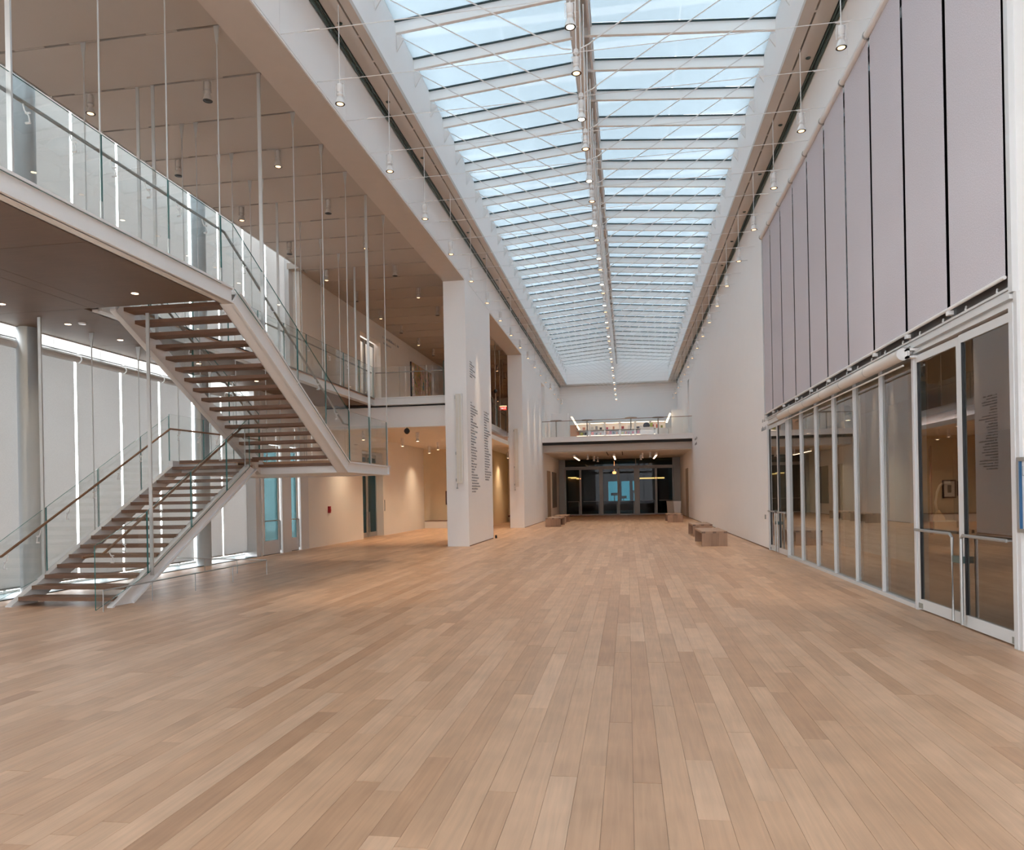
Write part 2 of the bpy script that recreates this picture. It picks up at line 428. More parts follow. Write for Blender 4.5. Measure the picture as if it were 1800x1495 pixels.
# sunshade blades over the glass
sh = sempty('sunshade_canopy', (RX, 25, 13.4))
for k in range(-16, 37):
    y = gy(k) + .2
    for xa, xb in ((-7.5, -2.97), (-2.92, 1.46), (1.51, 6.2)):
        b = M().prism([(xa, y, 13.40), (xa, y + .98, 13.36), (xa, y + .98, 13.39), (xa, y, 13.43)], (xb - xa, 0, 0))
        obj('shade_blade', b, BLADE, sh)

# ------------------------------------------------------------------ cable trusses under the skylight
def NODEY(k): return 11.1 + G * k
CZL = 9.13
def truss_parts(root, k, detail=True):
    y = NODEY(k); yl, yr = y - .04, y + .12
    n = 6
    obj('cross_cable', M().tube([(XL, yl, 9.08), (-.85, y, 9.12), (-.59, y, 9.125), (XR, yr, 9.22)], .0065, 5), STEEL, root)
    obj('tie_rod', M().tube([(-4.58, y + .02, 11.5), (-1.1, y, 9.30), (-.95, y, 9.21), (-.80, y, 9.18)], .011, 6), STEEL, root)
    obj('tie_rod', M().tube([(3.24, y + .15, 11.53), (-.35, y, 9.34), (-.50, y, 9.24), (-.64, y, 9.18)], .011, 6), STEEL, root)
    obj('king_post', M().tube([(-.72, y, 9.1), (-.72, y, 11.74)], .011, 6).tube([(-.76, y, 9.55), (-.68, y, 9.55)], .006, 5).tube([(-.76, y, 9.8), (-.68, y, 9.8)], .006, 5), STEEL, root)
    obj('cable_node', M().lathe([(.012, -.05), (.045, -.03), (.045, .03), (.012, .06)], (-.72, y, 9.13), 10), STEEL, root)
    for xa, yy, z in ((XL + .55, yl, 9.085), (XR - .45, yr, 9.21)):
        obj('turnbuckle', M().tube([(xa - .11, yy, z), (xa - .07, yy, z + .001), (xa + .07, yy, z + .002), (xa + .11, yy, z)], .016, 6), STEEL, root)
for i, k in enumerate(range(-1, 34)):
    t = thing('cable_truss', (-.72, NODEY(k), 9.13), 'thin white cable truss under the skylight, %s from the camera end' % ORD[i], 'cable truss', 'cable trusses under the skylight')
    truss_parts(t, k)

# ------------------------------------------------------------------ spotlights
def spot_light(parent, energy, size=50, z=-.3, col=(1, .76, .52)):
    l = bpy.data.lights.new('spot', 'SPOT'); l.energy = energy; l.spot_size = math.radians(size); l.spot_blend = 1; l.color = col; l.shadow_soft_size = .05
    o = bpy.data.objects.new('spot', l); C.objects.link(o); o.parent = parent; o.location = (0, 0, z); return o
def make_lamp(name, long, lens, energy, size, cable=0, body=STEEL, tilt=0):
    t = empty(name, (0, 0, 0)); s = 1.0 if long else .78
    if cable: obj('hanging_rod', M().tube([(0, 0, 0), (0, 0, cable)], .009, 6), STEEL, t)
    obj('yoke', M().box(-.078, -.070, -.01, .01, -.25 * s, -.02).box(.070, .078, -.01, .01, -.25 * s, -.02).box(-.078, .078, -.01, .01, -.028, -.02).tube([(0, 0, 0), (0, 0, -.04)], .01, 6), body, t)
    obj('housing', M().lathe([(.02, -.035), (.054, -.045), (.056, -.05), (.056, -.17 * s), (.045, -.175 * s), (.045, -.20 * s), (.056, -.205 * s), (.056, -.235 * s), (.045, -.24 * s), (.045, -.26 * s)], n=14), body, t, True)
    obj('reflector', M().lathe([(.045, -.26 * s), (.052, -.28 * s), (.078, -.35 * s), (.086, -.375 * s), (.086, -.385 * s), (.076, -.385 * s), (.060, -.36 * s)], n=16), [body], t, True)
    obj('rim', M().lathe([(.086, -.383 * s), (.086, -.388 * s), (.066, -.388 * s), (.058, -.37 * s)], n=16), BLACK, t, True)
    obj('lens', M().lathe([(.060, -.372 * s), (.058, -.386 * s), (.03, -.392 * s)], n=14), lens, t, True)
    if energy: spot_light(t, energy, size, -.41 * s).rotation_euler.y = math.radians(tilt)
    return t
first = {}
def place(kind, loc, label, group, **kw):
    if kind not in first:
        o = make_lamp('hanging_spotlight', **kw); o.location = loc; first[kind] = o; tag(o, label, 'spotlight', group); return o
    return dup(first[kind], loc, label, group)
for i, k in enumerate(range(0, 34)):
    if i % 2 == 0:
        place('cl', (-.72, NODEY(k), 9.07), 'brightly glowing white spotlight under the skylight ridge, %s glowing one from the camera' % ORD[i // 2], 'spotlights along the skylight ridge', long=True, lens=LENSW, energy=300, size=80)
    else:
        place('cs', (-.72, NODEY(k), 9.07), 'short dim black-rimmed spotlight under the skylight ridge, %s dim one from the camera' % ORD[i // 2], 'spotlights along the skylight ridge', long=False, lens=LENSD, energy=0, size=60)
for i, k in enumerate(range(1, 34, 2)):
    place('sl', (-4.88, NODEY(k) - .03, 9.04), 'white spotlight hanging beside the header over the pillars, %s from the camera' % ORD[i], 'spotlights hanging on the staircase side', long=True, lens=LENSD, energy=650, size=28, cable=1.4)
for i, k in enumerate(range(1, 34, 2)):
    place('sr', (3.52, NODEY(k) + .1, 9.17), 'white spotlight hanging by the wall above the tall blinds, %s from the camera' % ORD[i], 'spotlights hanging on the blind side', long=True, lens=LENSD, energy=420, size=24, cable=1.27, tilt=4)

# ------------------------------------------------------------------ side bay ceiling
ce = struct('ceiling', M().box(-10.7, -6.05, -8, 64, CZ + .05, CZ + .25), DARK)
ks = list(range(-14, 38))
for k in ks:
    obj('ceiling_panel', M().box(-10.7, -6.05, gy(k) + .028, gy(k + 1) - .028, CZ, CZ + .04), CEIL, ce)
    m = M()
    for x in (-9.9, -7.45, -8.86): m.box(x - .28, x + .28, gy(k) - .018, gy(k) + .018, CZ + .003, CZ + .05)
    obj('track_cover', m, CEIL, ce)
LEN = []
for k in range(1, 34, 2):  # rows run on past the pillars, lamps added to brighten the far bay
    for x, nm in ((-7.48, 'nearer the header'), (-9.87, 'nearer the window wall')):
        LEN.append((x, k, nm))
cnt = {}
for x, k, nm in LEN:
    i = cnt.get(x, 0); cnt[x] = i + 1
    dim = (i % 2 == 0) == (x > -8)
    key = 'cd' if dim else 'cb'
    lab = 'stair bay ceiling spotlight in the row %s, %s from the camera' % (nm, ORD[i])
    kw = dict(long=True, lens=(BLACK if dim else LENSD), energy=(0 if dim else 420), size=44, body=CEIL)
    place(key, (x, gy(k) + .02, CZ), lab, 'spotlights on the stair bay ceiling', **kw)

# ------------------------------------------------------------------ upper floor, soffit and openings
XA, XB, XC, XD = -6.45, -8.75, -8.87, -11.15
def cbeam_yz(x_out, dirn, pts_top, pts_bot, wid=.22):
    """channel beam following a polyline in the YZ plane: web + two flanges; pts are (y, z)"""
    m = M()
    for (a, b), (c, d) in zip(zip(pts_top[:-1], pts_top[1:]), zip(pts_bot[:-1], pts_bot[1:])):
        x1 = x_out + dirn * .045; x2 = x_out + dirn * wid
        lo, hi = sorted((x1, x1 + dirn * .02))
        m.yz(lo, hi, [c, d, b, a])
        lo, hi = sorted((x_out, x2)); t = .035
        m.yz(lo, hi, [(a[0], a[1] - t), (b[0], b[1] - t), b, a])
        m.yz(lo, hi, [c, d, (d[0], d[1] + t), (c[0], c[1] + t)])
        lo, hi = sorted((x2 - dirn * .02, x2)); m.yz(lo, hi, [c, d, b, a])
    return m
f2 = sempty('floor', (-8.5, 0, 5.0))
def slab(x0, x1, y0, y1, mat=FLOORW):
    obj('floor_deck', M().box(x0, x1, y0, y1, F2 - .05, F2 - .005), mat, f2)
slab(XD, XA - .1, -8, 11.5); slab(XD, XC, 11.5, 25.5); slab(-10.85, -6.05, 25.5, 29); slab(-10.85, -6.7, 29, 41); slab(-10.85, -6.05, 41, 60); slab(XL, XR, 46.75, 60)
# veneer soffit in panels
def soffit(x0, x1, y0, y1): obj('soffit_panel', M().box(x0 + .004, x1 - .004, y0 + .004, y1 - .004, 5.0, 5.04), SOFF, f2)
for y0, y1 in ((-8, -2.6), (-2.6, .2), (.2, 2.9), (2.9, 5.65), (5.65, 8.42), (8.42, 11.3)):
    soffit(XD + .05, -8.92, y0, y1); soffit(-8.92, -8.6, y0, y1); soffit(-8.6, -6.65, y0, y1)
for k in range(5): soffit(XD + .05, XC - .18, 11.3 + k * 2.772, min(11.3 + (k + 1) * 2.772, 25.1))
obj('edge_beam', cbeam_yz(XA, -1, [(-8, 5.27), (11.55, 5.27)], [(-8, 5.0), (11.55, 5.0)]), STEEL, f2)
obj('edge_beam', cbeam_yz(XC, -1, [(11.5, 5.27), (25.4, 5.27)], [(11.5, 5.0), (25.4, 5.0)]), STEEL, f2)
obj('edge_beam', M().box(XC - .1, -6.1, 25.4, 25.43, 5.235, 5.27).box(XC - .1, -6.15, 25.43, 25.45, 5.0, 5.27).box(XC - .1, -6.1, 25.4, 25.6, 5.0, 5.03), STEEL, f2)
obj('edge_beam', cbeam_yz(-6.6, -1, [(29, 5.27), (41, 5.27)], [(29, 5.0), (41, 5.0)]), STEEL, f2)
obj('edge_beam', M().box(-6.6, -6.05, 41, 41.1, 5.0, 5.27), STEEL, f2)
obj('edge_beam', M().box(XD - .05, XD + .05, -8, 25.5, 4.98, 5.28), STEEL, f2)
obj('downstand_beam', M().box(-10.8, -6.0, 25.7, 26.05, 4.22, 4.97), WHITE, f2)
obj('shadow_gap', M().box(-10.8, -6.0, 25.6, 25.95, 4.96, 5.0), DARK, f2)
obj('downstand_beam', M().box(-6.6, -6.0, 41.1, 41.5, 4.1, 4.95), WHITE, f2)

# gallery ceiling under the upper floor
struct('ceiling', M().box(-10.85, -6.05, 26.05, 60, 4.30, 4.5), WARMW)
# window-side wall of the stair bay (solid part), ground and upper
XW = -10.85
mb = M()
mb.box(XW - .3, XW, 24.1, 29.4, 0, 5.0); mb.box(XW - .3, XW, 32.0, 38.75, 0, 5.0); mb.box(XW - .3, XW, 29.4, 32.0, 3.7, 5.0)
mb.box(XW - .3, XW, 25.0, 29.45, 5.0, CZ + .2); mb.box(XW - .3, XW, 32.0, 60, 5.0, CZ + .2); mb.box(XW - .3, XW, 29.45, 32.0, 8.65, CZ + .2)
mb.box(XW - .3, XW, 23.7, 25.0, 5.0, CZ + .2)
mb.box(XW - 1.2, XW - .3, 32.0, 32.2, 0, CZ); mb.box(XW - 1.2, XW - .3, 29.2, 29.4, 0, CZ)
struct('wall_side', mb, WARMW)
# gallery end walls and plinth
mb = M().box(-14, -7.6, 39.6, 39.8, 0, 4.4).box(-7.7, -7.6, 39.8, 47, 0, 4.4).box(-7.6, -6.0, 47, 47.2, 0, 4.4).box(-14.2, -14, 33, 39.8, 0, 4.4).box(-14, XW - .3, 32.3, 32.5, 0, 4.4)
struct('wall_gallery', mb, pbr('ochre_wall', (.72, .60, .42, 1), .8))
struct('ceiling', M().box(-14, XW, 32.4, 39.7, 4.30, 4.5), WARMW)
mb = M().box(-10.9, -6.0, 60, 60.3, 0, CZ)
struct('wall_gallery', mb, WARMW)
tag(obj('low_plinth', M().box(-10.84, -7.72, 38.76, 39.58, 0, .38), WARMW), 'low white plinth across the end of the ground floor gallery passage', 'plinth')
top = obj('plinth_top', M().box(-10.84, -7.72, 38.74, 39.58, .38, .41), TREADW, bpy.data.objects['low_plinth'])
tag(obj('long_bench', M().box(-7.5, -6.1, 46.3, 46.9, .34, .42).box(-7.4, -7.3, 46.4, 46.8, 0, .34).box(-6.3, -6.2, 46.4, 46.8, 0, .34), pbr('dark_red', (.12, .02, .02, 1), .6)), 'dark red low bench in the gap behind the two pillars', 'bench')
# beyond-the-bay backstops
struct('ceiling', M().box(XD, XW, 23.4, 60, CZ, CZ + .2).box(XW, -10.69, 23.4, 60, CZ, CZ + .049), CEIL)

# ------------------------------------------------------------------ window wall beside the stairs
XG = -11.75
win = sempty('window_1', (XG, 10, 0))
k = -13
YO = -.2
for k in range(-14, 9):
    y = gy(k) + YO
    obj('mullion', M().box(XG - .06, XG + .06, y - .035, y + .035, 0, 10.4), LALU, win)
    if y + G < 24:
        obj('glass_pane', M().box(XG - .01, XG + .01, y + .04, y + G - .04, .05, 10.2), GLASS, win)
obj('transom', M().box(XG - .04, XG + .04, -8, 23.6, 0, .06).box(XG - .04, XG + .04, -8, 23.6, 4.9, 5.2).box(XG - .05, XG + .3, -8, 23.6, 10.2, 10.4), LALU, win)
obj('floor_strip', M().box(XG, -10.95, -8, 23.9, -.03, .015), DTEAL, win)
struct('ceiling', M().box(XG - .1, -11.5, -8, 24, 10.3, 10.5).box(-10.72, -10.68, -8, 24, CZ, 10.3), WHITE)
obj('sky_pane', M().box(-11.5, -10.7, -8, 23.6, 10.32, 10.34), SKYG, win)
tubeY = [gy(k) + YO for k in range(-7, 9)]
XS = -11.25
i0 = 0
cols = (gy(-3) - .05, gy(1) - .25, gy(5) - .1)
for lev, z0, z1, nm in ((0, .14, 4.66, 'lower'), (1, F2 + .1, 10.0, 'upper')):
    tY = tubeY + ([gy(9) + YO] if lev else [])
    for i, (a, b) in enumerate(zip(tY[:-1], tY[1:])):
        if lev == 0 and b > 20.9: 
            if a > 20: continue
        t = thing('roller_blind', (XS, (a + b) / 2, z0), 'pale grey blind on the %s stair-side window wall, %s from the camera' % (nm, ORD[i]), 'roller blind', 'pale blinds on the %s window wall' % nm)
        obj('fabric', M().box(XS - .003, XS + .003, a + .036, b - .036, z0 + .03, z1), BLINDL, t)
        obj('hem_bar', M().box(XS - .012, XS + .012, a + .036, b - .036, z0, z0 + .035), ALU, t)
        if lev == 0: obj('roller_tube', M().tube([(XS + .08, a + .02, z1 + .02), (XS + .08, b - .02, z1 + .02)], .075, 14), LALU, t, False)
        if lev == 0: obj('guide_track', M().box(XS - .02, XS + .10, a + .05, b - .05, z1 + .115, z1 + .13), BLACK, t)
for i, y in enumerate(cols):
    m = M().lathe([(.19, 0), (.19, 10.2)], (-11.05, y, 0), 28)
    o = struct('column', m, COLM, None, True)
# lit backing of the garden seen through the blinds' gaps comes from the sky itself; ground outside:
struct('terrace', M().box(-40, XG - .1, -20, 40, -.3, -.1), pbr('pale_paving', (.5, .5, .48, 1), .8))

# glass doors at the end of the window wall
def leaf_yz(root, x, y0, y1, z0, z1, st=.09, bot=.16, topr=.12, glassm=GLASS, fm=LALU, name='door_frame'):
    obj(name, M().box(x - .025, x + .025, y0, y0 + st, z0, z1).box(x - .025, x + .025, y1 - st, y1, z0, z1).box(x - .025, x + .025, y0 + st, y1 - st, z0, z0 + bot).box(x - .025, x + .025, y0 + st, y1 - st, z1 - topr, z1), fm, root)
    obj('glass_pane', M().box(x - .006, x + .006, y0 + st, y1 - st, z0 + bot, z1 - topr), glassm, root)
for n, (a, b) in enumerate(((21.0, 22.1), (22.8, 23.45))):
    d = sempty('door_%d' % (3 + n), (-10.95, a, 0))
    leaf_yz(d, -10.95, a, b, .02, 3.4, .12 if n == 0 else .14, .42, .15, glassm=TEALG)
    obj('door_handle', M().tube([(-10.88, a + .05, 1.05), (-10.88, b - .1, 1.05), (-10.88, b - .06, 1.0), (-10.88, b - .06, .1)], .018, 6), ALU, d)
struct('trim', M().box(-11.3, -11.1, 23.42, 23.75, 5.0, 10.3).box(-11.32, -10.95, 20.64, 20.96, 0, 5.0).box(-11.0, -10.9, 20.9, 23.5, 3.42, 5.0).box(-11.1, -10.85, 22.15, 22.75, 0, 5.0).box(-11.1, -10.85, 23.5, 24.1, 0, 5.0).box(-11.02, -10.92, 20.88, 20.96, 0, 5.0), LALU)

# recessed doors in the side wall (ground and upper)
for n, z0 in ((5, 0), (6, F2)):
    d = sempty('door_%d' % n, (-11.1, 30.5, z0))
    h = 3.6 if z0 == 0 else 3.3
    for a, b in ((29.5, 30.65), (30.7, 31.9)):
        leaf_yz(d, -11.15, a, b, z0 + .01, z0 + h, .10, .2, .15, DARKG if z0 == 0 else GLASS, ALU)
    obj('door_handle', M().tube([(-11.08, 30.55, z0 + 1.1), (-11.08, 30.55, z0 + .1)], .02, 6).tube([(-11.08, 30.8, z0 + 1.1), (-11.08, 30.8, z0 + .1)], .02, 6), ALU, d)
struct('wall_gallery', M().box(-12.4, -12.2, 29.2, 32.4, 0, CZ), pbr('gallery_orange', (.55, .33, .16, 1), .8))

# ------------------------------------------------------------------ the staircase
SX0, SX1 = -8.25, -10.17      # lower flight outer faces
st = thing('open_staircase', (-8.3, 15, 0), 'white steel staircase with open timber treads, two flights and a landing', 'staircase')
RI = .155
for i in range(17):
    z = RI * (i + 1); yf = 10.97 + .287 * i - .03
    obj('tread', M().box(-10.08, -8.33, yf, yf + .33, z - .065, z), TREADW, st)
def ly_top(y): return .02 + (y - 10.82) * .552
def ly_bot(y): return (y - 11.35) * .552
def stringer(x0, x1, top, bot, nm='stringer'):
    m = M(); a, b = sorted((x0, x1)); s = 1 if x0 > x1 else -1
    # web + flanges
    m.yz(min(x0 - s * .04, x0 - s * .06), max(x0 - s * .04, x0 - s * .06), bot + list(reversed(top)))
    return m
def flight_stringer(xo, dirn, y0, y1, ft, fb, wid, y0b, y1b):
    m = M(); t = .04
    x1 = xo + dirn * .05; x2 = xo + dirn * wid
    lo, hi = sorted((x1, x1 + dirn * .02)); m.yz(lo, hi, [(y0b, fb(y0b)), (y1b, fb(y1b)), (y1, ft(y1)), (y0, ft(y0))])
    lo, hi = sorted((x2, x2 - dirn * .02)); m.yz(lo, hi, [(y0b, fb(y0b)), (y1b, fb(y1b)), (y1, ft(y1)), (y0, ft(y0))])
    lo, hi = sorted((xo, x2))
    m.yz(lo, hi, [(y0, ft(y0) - t), (y1, ft(y1) - t), (y1, ft(y1)), (y0, ft(y0))])
    m.yz(lo, hi, [(y0b, fb(y0b)), (y1b, fb(y1b)), (y1b, fb(y1b) + t), (y0b, fb(y0b) + t)])
    return m
ls = lambda xo, d, w: flight_stringer(xo, d, 10.82, 15.3, ly_top, ly_bot, w, 11.35, 15.65)
obj('stringer', ls(SX0, -1, .10), STEEL, st); obj('stringer', ls(-10.22, 1, .12), STEEL, st)
uy_top = lambda y: 5.26 - (y - 11.78) * .548
uy_bot = lambda y: 5.0 - (y - 11.55) * .5405
for xo, d in ((XA, -1), (XB, 1)):
    obj('stringer', flight_stringer(xo, d, 11.78, 16.69, uy_top, uy_bot, .26 if d < 0 else .12, 11.55, 16.53), STEEL, st)
for i in range(17):
    z = 2.54 + .1605 * i; yb = 16.42 - .2925 * i
    obj('tread', M().box(-8.66, -6.68, yb, yb + .30, z - .065, z), TREADW, st)
# landing
obj('landing_deck', M().box(-10.1, XB, 15.55, 19.6, 2.55, 2.62).box(XB, -6.6, 16.75, 19.6, 2.55, 2.615), FLOORW, st)
m = cbeam_yz(XA, -1, [(16.69, 2.57), (19.72, 2.57)], [(16.53, 2.31), (19.55, 2.31)], .26)
m.box(XB, XA - .26, 16.53, 16.6, 2.31, 2.5)
m.box(-10.2, XA, 19.55, 19.62, 2.31, 2.58); m.box(-10.2, -10.1, 15.3, 19.6, 2.31, 2.62)
m.box(-10.1, XB, 15.62, 15.7, 2.33, 2.55); m.box(-10.1, XA - .2, 15.7, 19.6, 2.31, 2.34) if False else m.box(XB - .1, XB, 15.65, 16.6, 2.25, 2.5)
obj('landing_frame', m, STEEL, st)
obj('landing_soffit', M().box(-10.1, XB, 15.7, 19.55, 2.335, 2.35).box(XB, XA - .28, 16.6, 19.55, 2.335, 2.35), STEEL, st)
# glass panels
def gp(x, pts): obj('glass_panel', M().yz(x - .008, x + .008, pts, 0, 1), [BALG, GEDGE], st)
lt = lambda y: ly_top(y) + 1.03
for a, b in ((10.42, 11.7), (11.72, 13.02), (13.05, 14.31), (14.34, 15.28)):
    gp(-8.25 + .012, [(a, max(.02, ly_top(a) - .05)), (b, ly_top(b) - .05), (b, lt(b)), (a, lt(a) + (.2 if a < 11 else 0))])
for a, b in ((10.3, 11.7), (11.72, 13.02), (13.05, 14.31), (14.34, 15.32)):
    gp(-10.2, [(a, max(.02, ly_top(a) - .05)), (b, ly_top(b) - .05), (b, lt(b) + .1), (a, lt(a) + .1)])
for a, b in ((15.34, 16.7), (16.72, 18.1), (18.12, 19.5)):
    gp(-10.2, [(a, 2.6), (b, 2.6), (b, 3.68), (a, 3.68)])
ut = lambda y: 6.34 if y < 11.55 else (6.34 - (y - 11.55) * .5025)
for xx, segs in ((XA - .012, ((11.2, 12.57), (12.59, 13.95), (13.98, 15.33), (15.35, 16.66))), (XB + .02, ((11.6, 12.57), (12.59, 13.95), (13.98, 15.33), (15.35, 16.66)))):
    for a, b in segs:
        bt = lambda y: min(5.25, uy_top(y) - .04)
        pts = [(a, bt(a)), (b, bt(b)), (b, ut(b)), (a, ut(a))]
        if a < 11.55: pts = [(a, bt(a)), (11.6, bt(11.6)), (b, bt(b)), (b, ut(b)), (11.55, ut(11.55)), (a, ut(a))]
        gp(xx, pts)
for a, b in ((16.69, 18.05), (18.07, 19.42)): gp(XA - .012, [(a, 2.55), (b, 2.55), (b, 3.755), (a, 3.755)])
m = M()
for a, b in ((-10.15, -8.9), (-8.85, -7.7), (-7.65, -6.5)): vertical_pane(m, a, b, 19.56, 19.576, 2.6, 3.68)
obj('glass_panel', m, [BALG, GEDGE], st)
# handrails
def rail(root, pts, r=.022, mat=RAILW, brk=(), side=1, nm='handrail'):
    h = obj(nm, M().tube(pts, r, 8), mat, root)
    for (x, y, z) in brk:
        obj('rail_bracket', M().tube([(x, y, z - .02), (x + side * .02, y, z - .10), (x + side * .07, y, z - .16), (x + side * .085, y, z - .24)], .009, 5).tube([(x + side * .03, y, z - .13), (x + side * .09, y, z - .13)], .012, 5).tube([(x + side * .03, y, z - .24), (x + side * .09, y, z - .24)], .014, 5), STEEL, h)
z1 = lambda y: .86 + (y - 10.70) * .548
rail(st, [(-10.08, 10.2, .86), (-10.08, 10.62, .86), (-10.08, 15.2, 3.33), (-10.08, 17.2, 3.36), (-10.08, 19.3, 3.37)], brk=[(-10.08, y, z1(y)) for y in (10.75, 11.45, 12.15, 12.85, 13.55, 14.25)] + [(-10.08, y, 3.35) for y in (15.6, 16.4, 17.2)], side=-1)
rail(st, [(-8.36, 10.3, .86), (-8.36, 10.75, .87), (-8.36, 15.2, 3.30)], brk=[(-8.36, y, z1(y)) for y in (10.9, 11.2, 12.2, 13.2, 14.2)], side=1)
uh = lambda y: 6.17 if y < 11.45 else 6.17 - (y - 11.45) * .532
rail(st, [(XA - .1, 11.2, 6.17), (XA - .1, 11.45, 6.17), (XA - .1, 16.55, uh(16.55)), (XA - .1, 16.9, 3.45)], mat=pbr('rail_grey_oak', (.26, .24, .21, 1), .4), brk=[(XA - .1, y, uh(y)) for y in (12.0, 13.0, 14.0, 15.0, 16.0)], side=1)
rail(st, [(XB + .12, 11.6, 6.1), (XB + .12, 16.6, uh(16.6)), (XB + .12, 16.9, 3.45)], mat=bpy.data.materials['rail_grey_oak'], brk=[(XB + .12, y, uh(y)) for y in (12.5, 13.8, 15.1)], side=-1)
# hanger rods
def hang(root, x, y, z0, z1, wide):
    m = M()
    if wide: m.box(x - .03, x + .03, y - .012, y + .012, z0, z1)
    else:
        m.tube([(x, y, z0), (x, y, z1 - .3)], .011, 6); m.prism([(x - .011, y - .011, z1 - .3), (x + .011, y - .011, z1 - .3), (x + .05, y - .011, z1), (x - .05, y - .011, z1)], (0, .022, 0))
        m.tube([(x, y, z0), (x, y, z0 + .22)], .018, 6)
    obj('hanger_rod', m, RODM, root)
for k in range(1, 7):
    y = gy(k); z = uy_top(y) + .0 if y < 16.7 else 2.56
    hang(st, XA - .02, y, z, CZ, k in (1, 5))
    if k < 5: hang(st, -8.57, y, max(uy_top(y), 2.6), CZ, k in (1, 5))
for y, wd in ((gy(0) + .45, 1), (gy(1) + .35, 0), (gy(2) + .35, 0), (gy(3) + .35, 0), (gy(4) + .3, 0), (gy(5), 0)):
    hang(st, -10.2, y, max(.1, min(2.4, ly_bot(y))), 5.0, wd)
hang(st, -8.22, 11.8, .42, 5.0, 1); hang(st, -8.3, 15.2, 2.3, 4.0, 0)

# upper balustrades
b1 = thing('glass_balustrade', (XA, 4, F2), 'clear glass balustrade along the upper walkway edge, above the timber soffit', 'balustrade')
def bpan(root, a, b, x, z0=F2 - .04, z1=6.34): obj('glass_panel', M().yz(x - .008, x + .008, [(a, z0), (b, z0), (b, z1), (a, z1)], 0, 1), [BALG, GEDGE], root)
for a, b in ((-8, -2.64), (-2.62, 2.88), (2.9, 5.64), (5.66, 8.41), (8.43, 9.79), (9.81, 11.18)): bpan(b1, a, b, XA - .012)
rail(b1, [(XA - .1, -8, 6.17), (XA - .1, 11.2, 6.17)], mat=bpy.data.materials['rail_grey_oak'], brk=[(XA - .1, y, 6.17) for y in (5.1, 5.9, 7.3, 8.0, 8.7, 9.4, 10.1, 10.8)], side=1)
for k in range(-5, 1): hang(b1, XA - .02, gy(k), F2, CZ, k in (-3,))
b2 = thing('glass_balustrade', (XC, 18, F2), 'clear glass balustrade along the far side of the stair opening, behind the flights', 'balustrade')
for k in range(0, 10): bpan(b2, gy(k) + .3, min(gy(k + 1) + .28, 25.38), XC - .02, z1=6.36)
rail(b2, [(XC - .1, 11.5, 6.17), (XC - .1, 25.4, 6.17)], mat=bpy.data.materials['rail_grey_oak'], brk=[(XC - .1, y, 6.17) for y in (12.5, 14, 15.5, 17, 18.5, 20, 21.5, 23)], side=1)
for k in range(0, 10): hang(b2, XC - .01, gy(k), F2, CZ, k in (1, 5, 9))
b3 = thing('glass_balustrade', (-7.5, 25.4, F2), 'glass balustrade facing the camera above the white beam beside the first pillar', 'balustrade')
for a, b in ((-8.85, -7.95), (-7.93, -7.0), (-6.98, -6.35)): obj('glass_panel', vertical_pane(M(), a, b, 25.41, 25.426, F2 - .04, 6.36), [BALG, GEDGE], b3)
obj('glass_panel', M().yz(-6.34, -6.324, [(25.43, F2 - .04), (27.4, F2 - .04), (27.4, 6.5), (25.43, 6.5)], 0, 1), [BALG, GEDGE], b3)
rail(b3, [(-8.85, 25.5, 6.17), (-6.4, 25.5, 6.17)], mat=bpy.data.materials['rail_grey_oak'], r=.018)
b4 = thing('glass_balustrade', (-6.6, 35, F2), 'glass balustrade seen in the gap between the two pillars', 'balustrade')
for k in range(4): bpan(b4, 29.2 + k * 2.9, 32.05 + k * 2.9, -6.62, z1=6.36)
for k in range(13, 21): hang(b4, -6.62, gy(k), F2, CZ, False)
rail(b4, [(-6.7, 29.2, 6.17), (-6.7, 40.9, 6.17)], mat=bpy.data.materials['rail_grey_oak'], r=.018)
# low guard rail on the floor around the stairs
lr = thing('low_guard_rail', (-8.12, 13, 0), 'low thin metal guard rail on the floor around the foot of the staircase', 'rail')
obj('top_rail', M().tube([(-8.12, 10.44, .33), (-8.14, 15.78, .33), (-10.9, 16.6, .33)], .014, 6), ALU, lr)
for x, y in ((-8.12, 10.44), (-8.12, 11.65), (-8.13, 12.95), (-8.13, 14.3), (-8.14, 15.78), (-9.0, 16.03), (-10.0, 16.33)):
    obj('post', M().tube([(x, y, 0), (x, y, .33)], .009, 5), ALU, lr)

# recessed downlights
dl = None
DLS = [(-10.09, 10.73, 'far row, nearest the frame edge'), (-7.62, 10.64, 'closest to the top of the stairs'), (-10.1, 12.2, 'in front of the first blind gap'), (-10.1, 13.62, 'beside the stair stringer'),
       (-7.62, 7.9, 'over the walkway edge'), (-10.1, 8.0, 'hidden row start'), (-10.1, 15.0, 'behind the top treads'), (-10.1, 16.4, 'behind the middle treads'), (-10.1, 19.2, 'behind the lower treads'), (-10.1, 22.0, 'near the glass doors'), (-7.62, 5.1, 'above the bottom blinds')]
for i, (x, y, t) in enumerate(DLS):
    lab = 'small glowing downlight in the timber soffit, %s' % t
    if dl is None:
        dl = thing('downlight', (x, y, 5.0), lab, 'downlight', 'downlights in the timber soffit')
        m = M().lathe([(.055, -.004), (.062, -.004), (.062, .01), (.055, .01)], (x, y, 5.0), 16); obj('trim_ring', m, BLACK, dl)
        obj('lens', M().lathe([(.054, -.006), (.04, -.01)], (x, y, 5.0), 16), LENSO, dl)
        spot_light(dl, 30, 80, -.03)
    else: dup(dl, (x, y, 5.0), lab)
for i, (x, y) in enumerate(((-9.79, 12.18), (-10.2, 14.95))):
    tag(obj('smoke_detector', M().lathe([(.06, -.03), (.07, -.01), (.07, .0)], (x, y, 5.0), 16), STEEL, None, True), 'white smoke detector disc on the timber soffit %s' % ('between two downlights', 'next to the stair stringer')[i], 'smoke detector', 'detectors on the soffit')
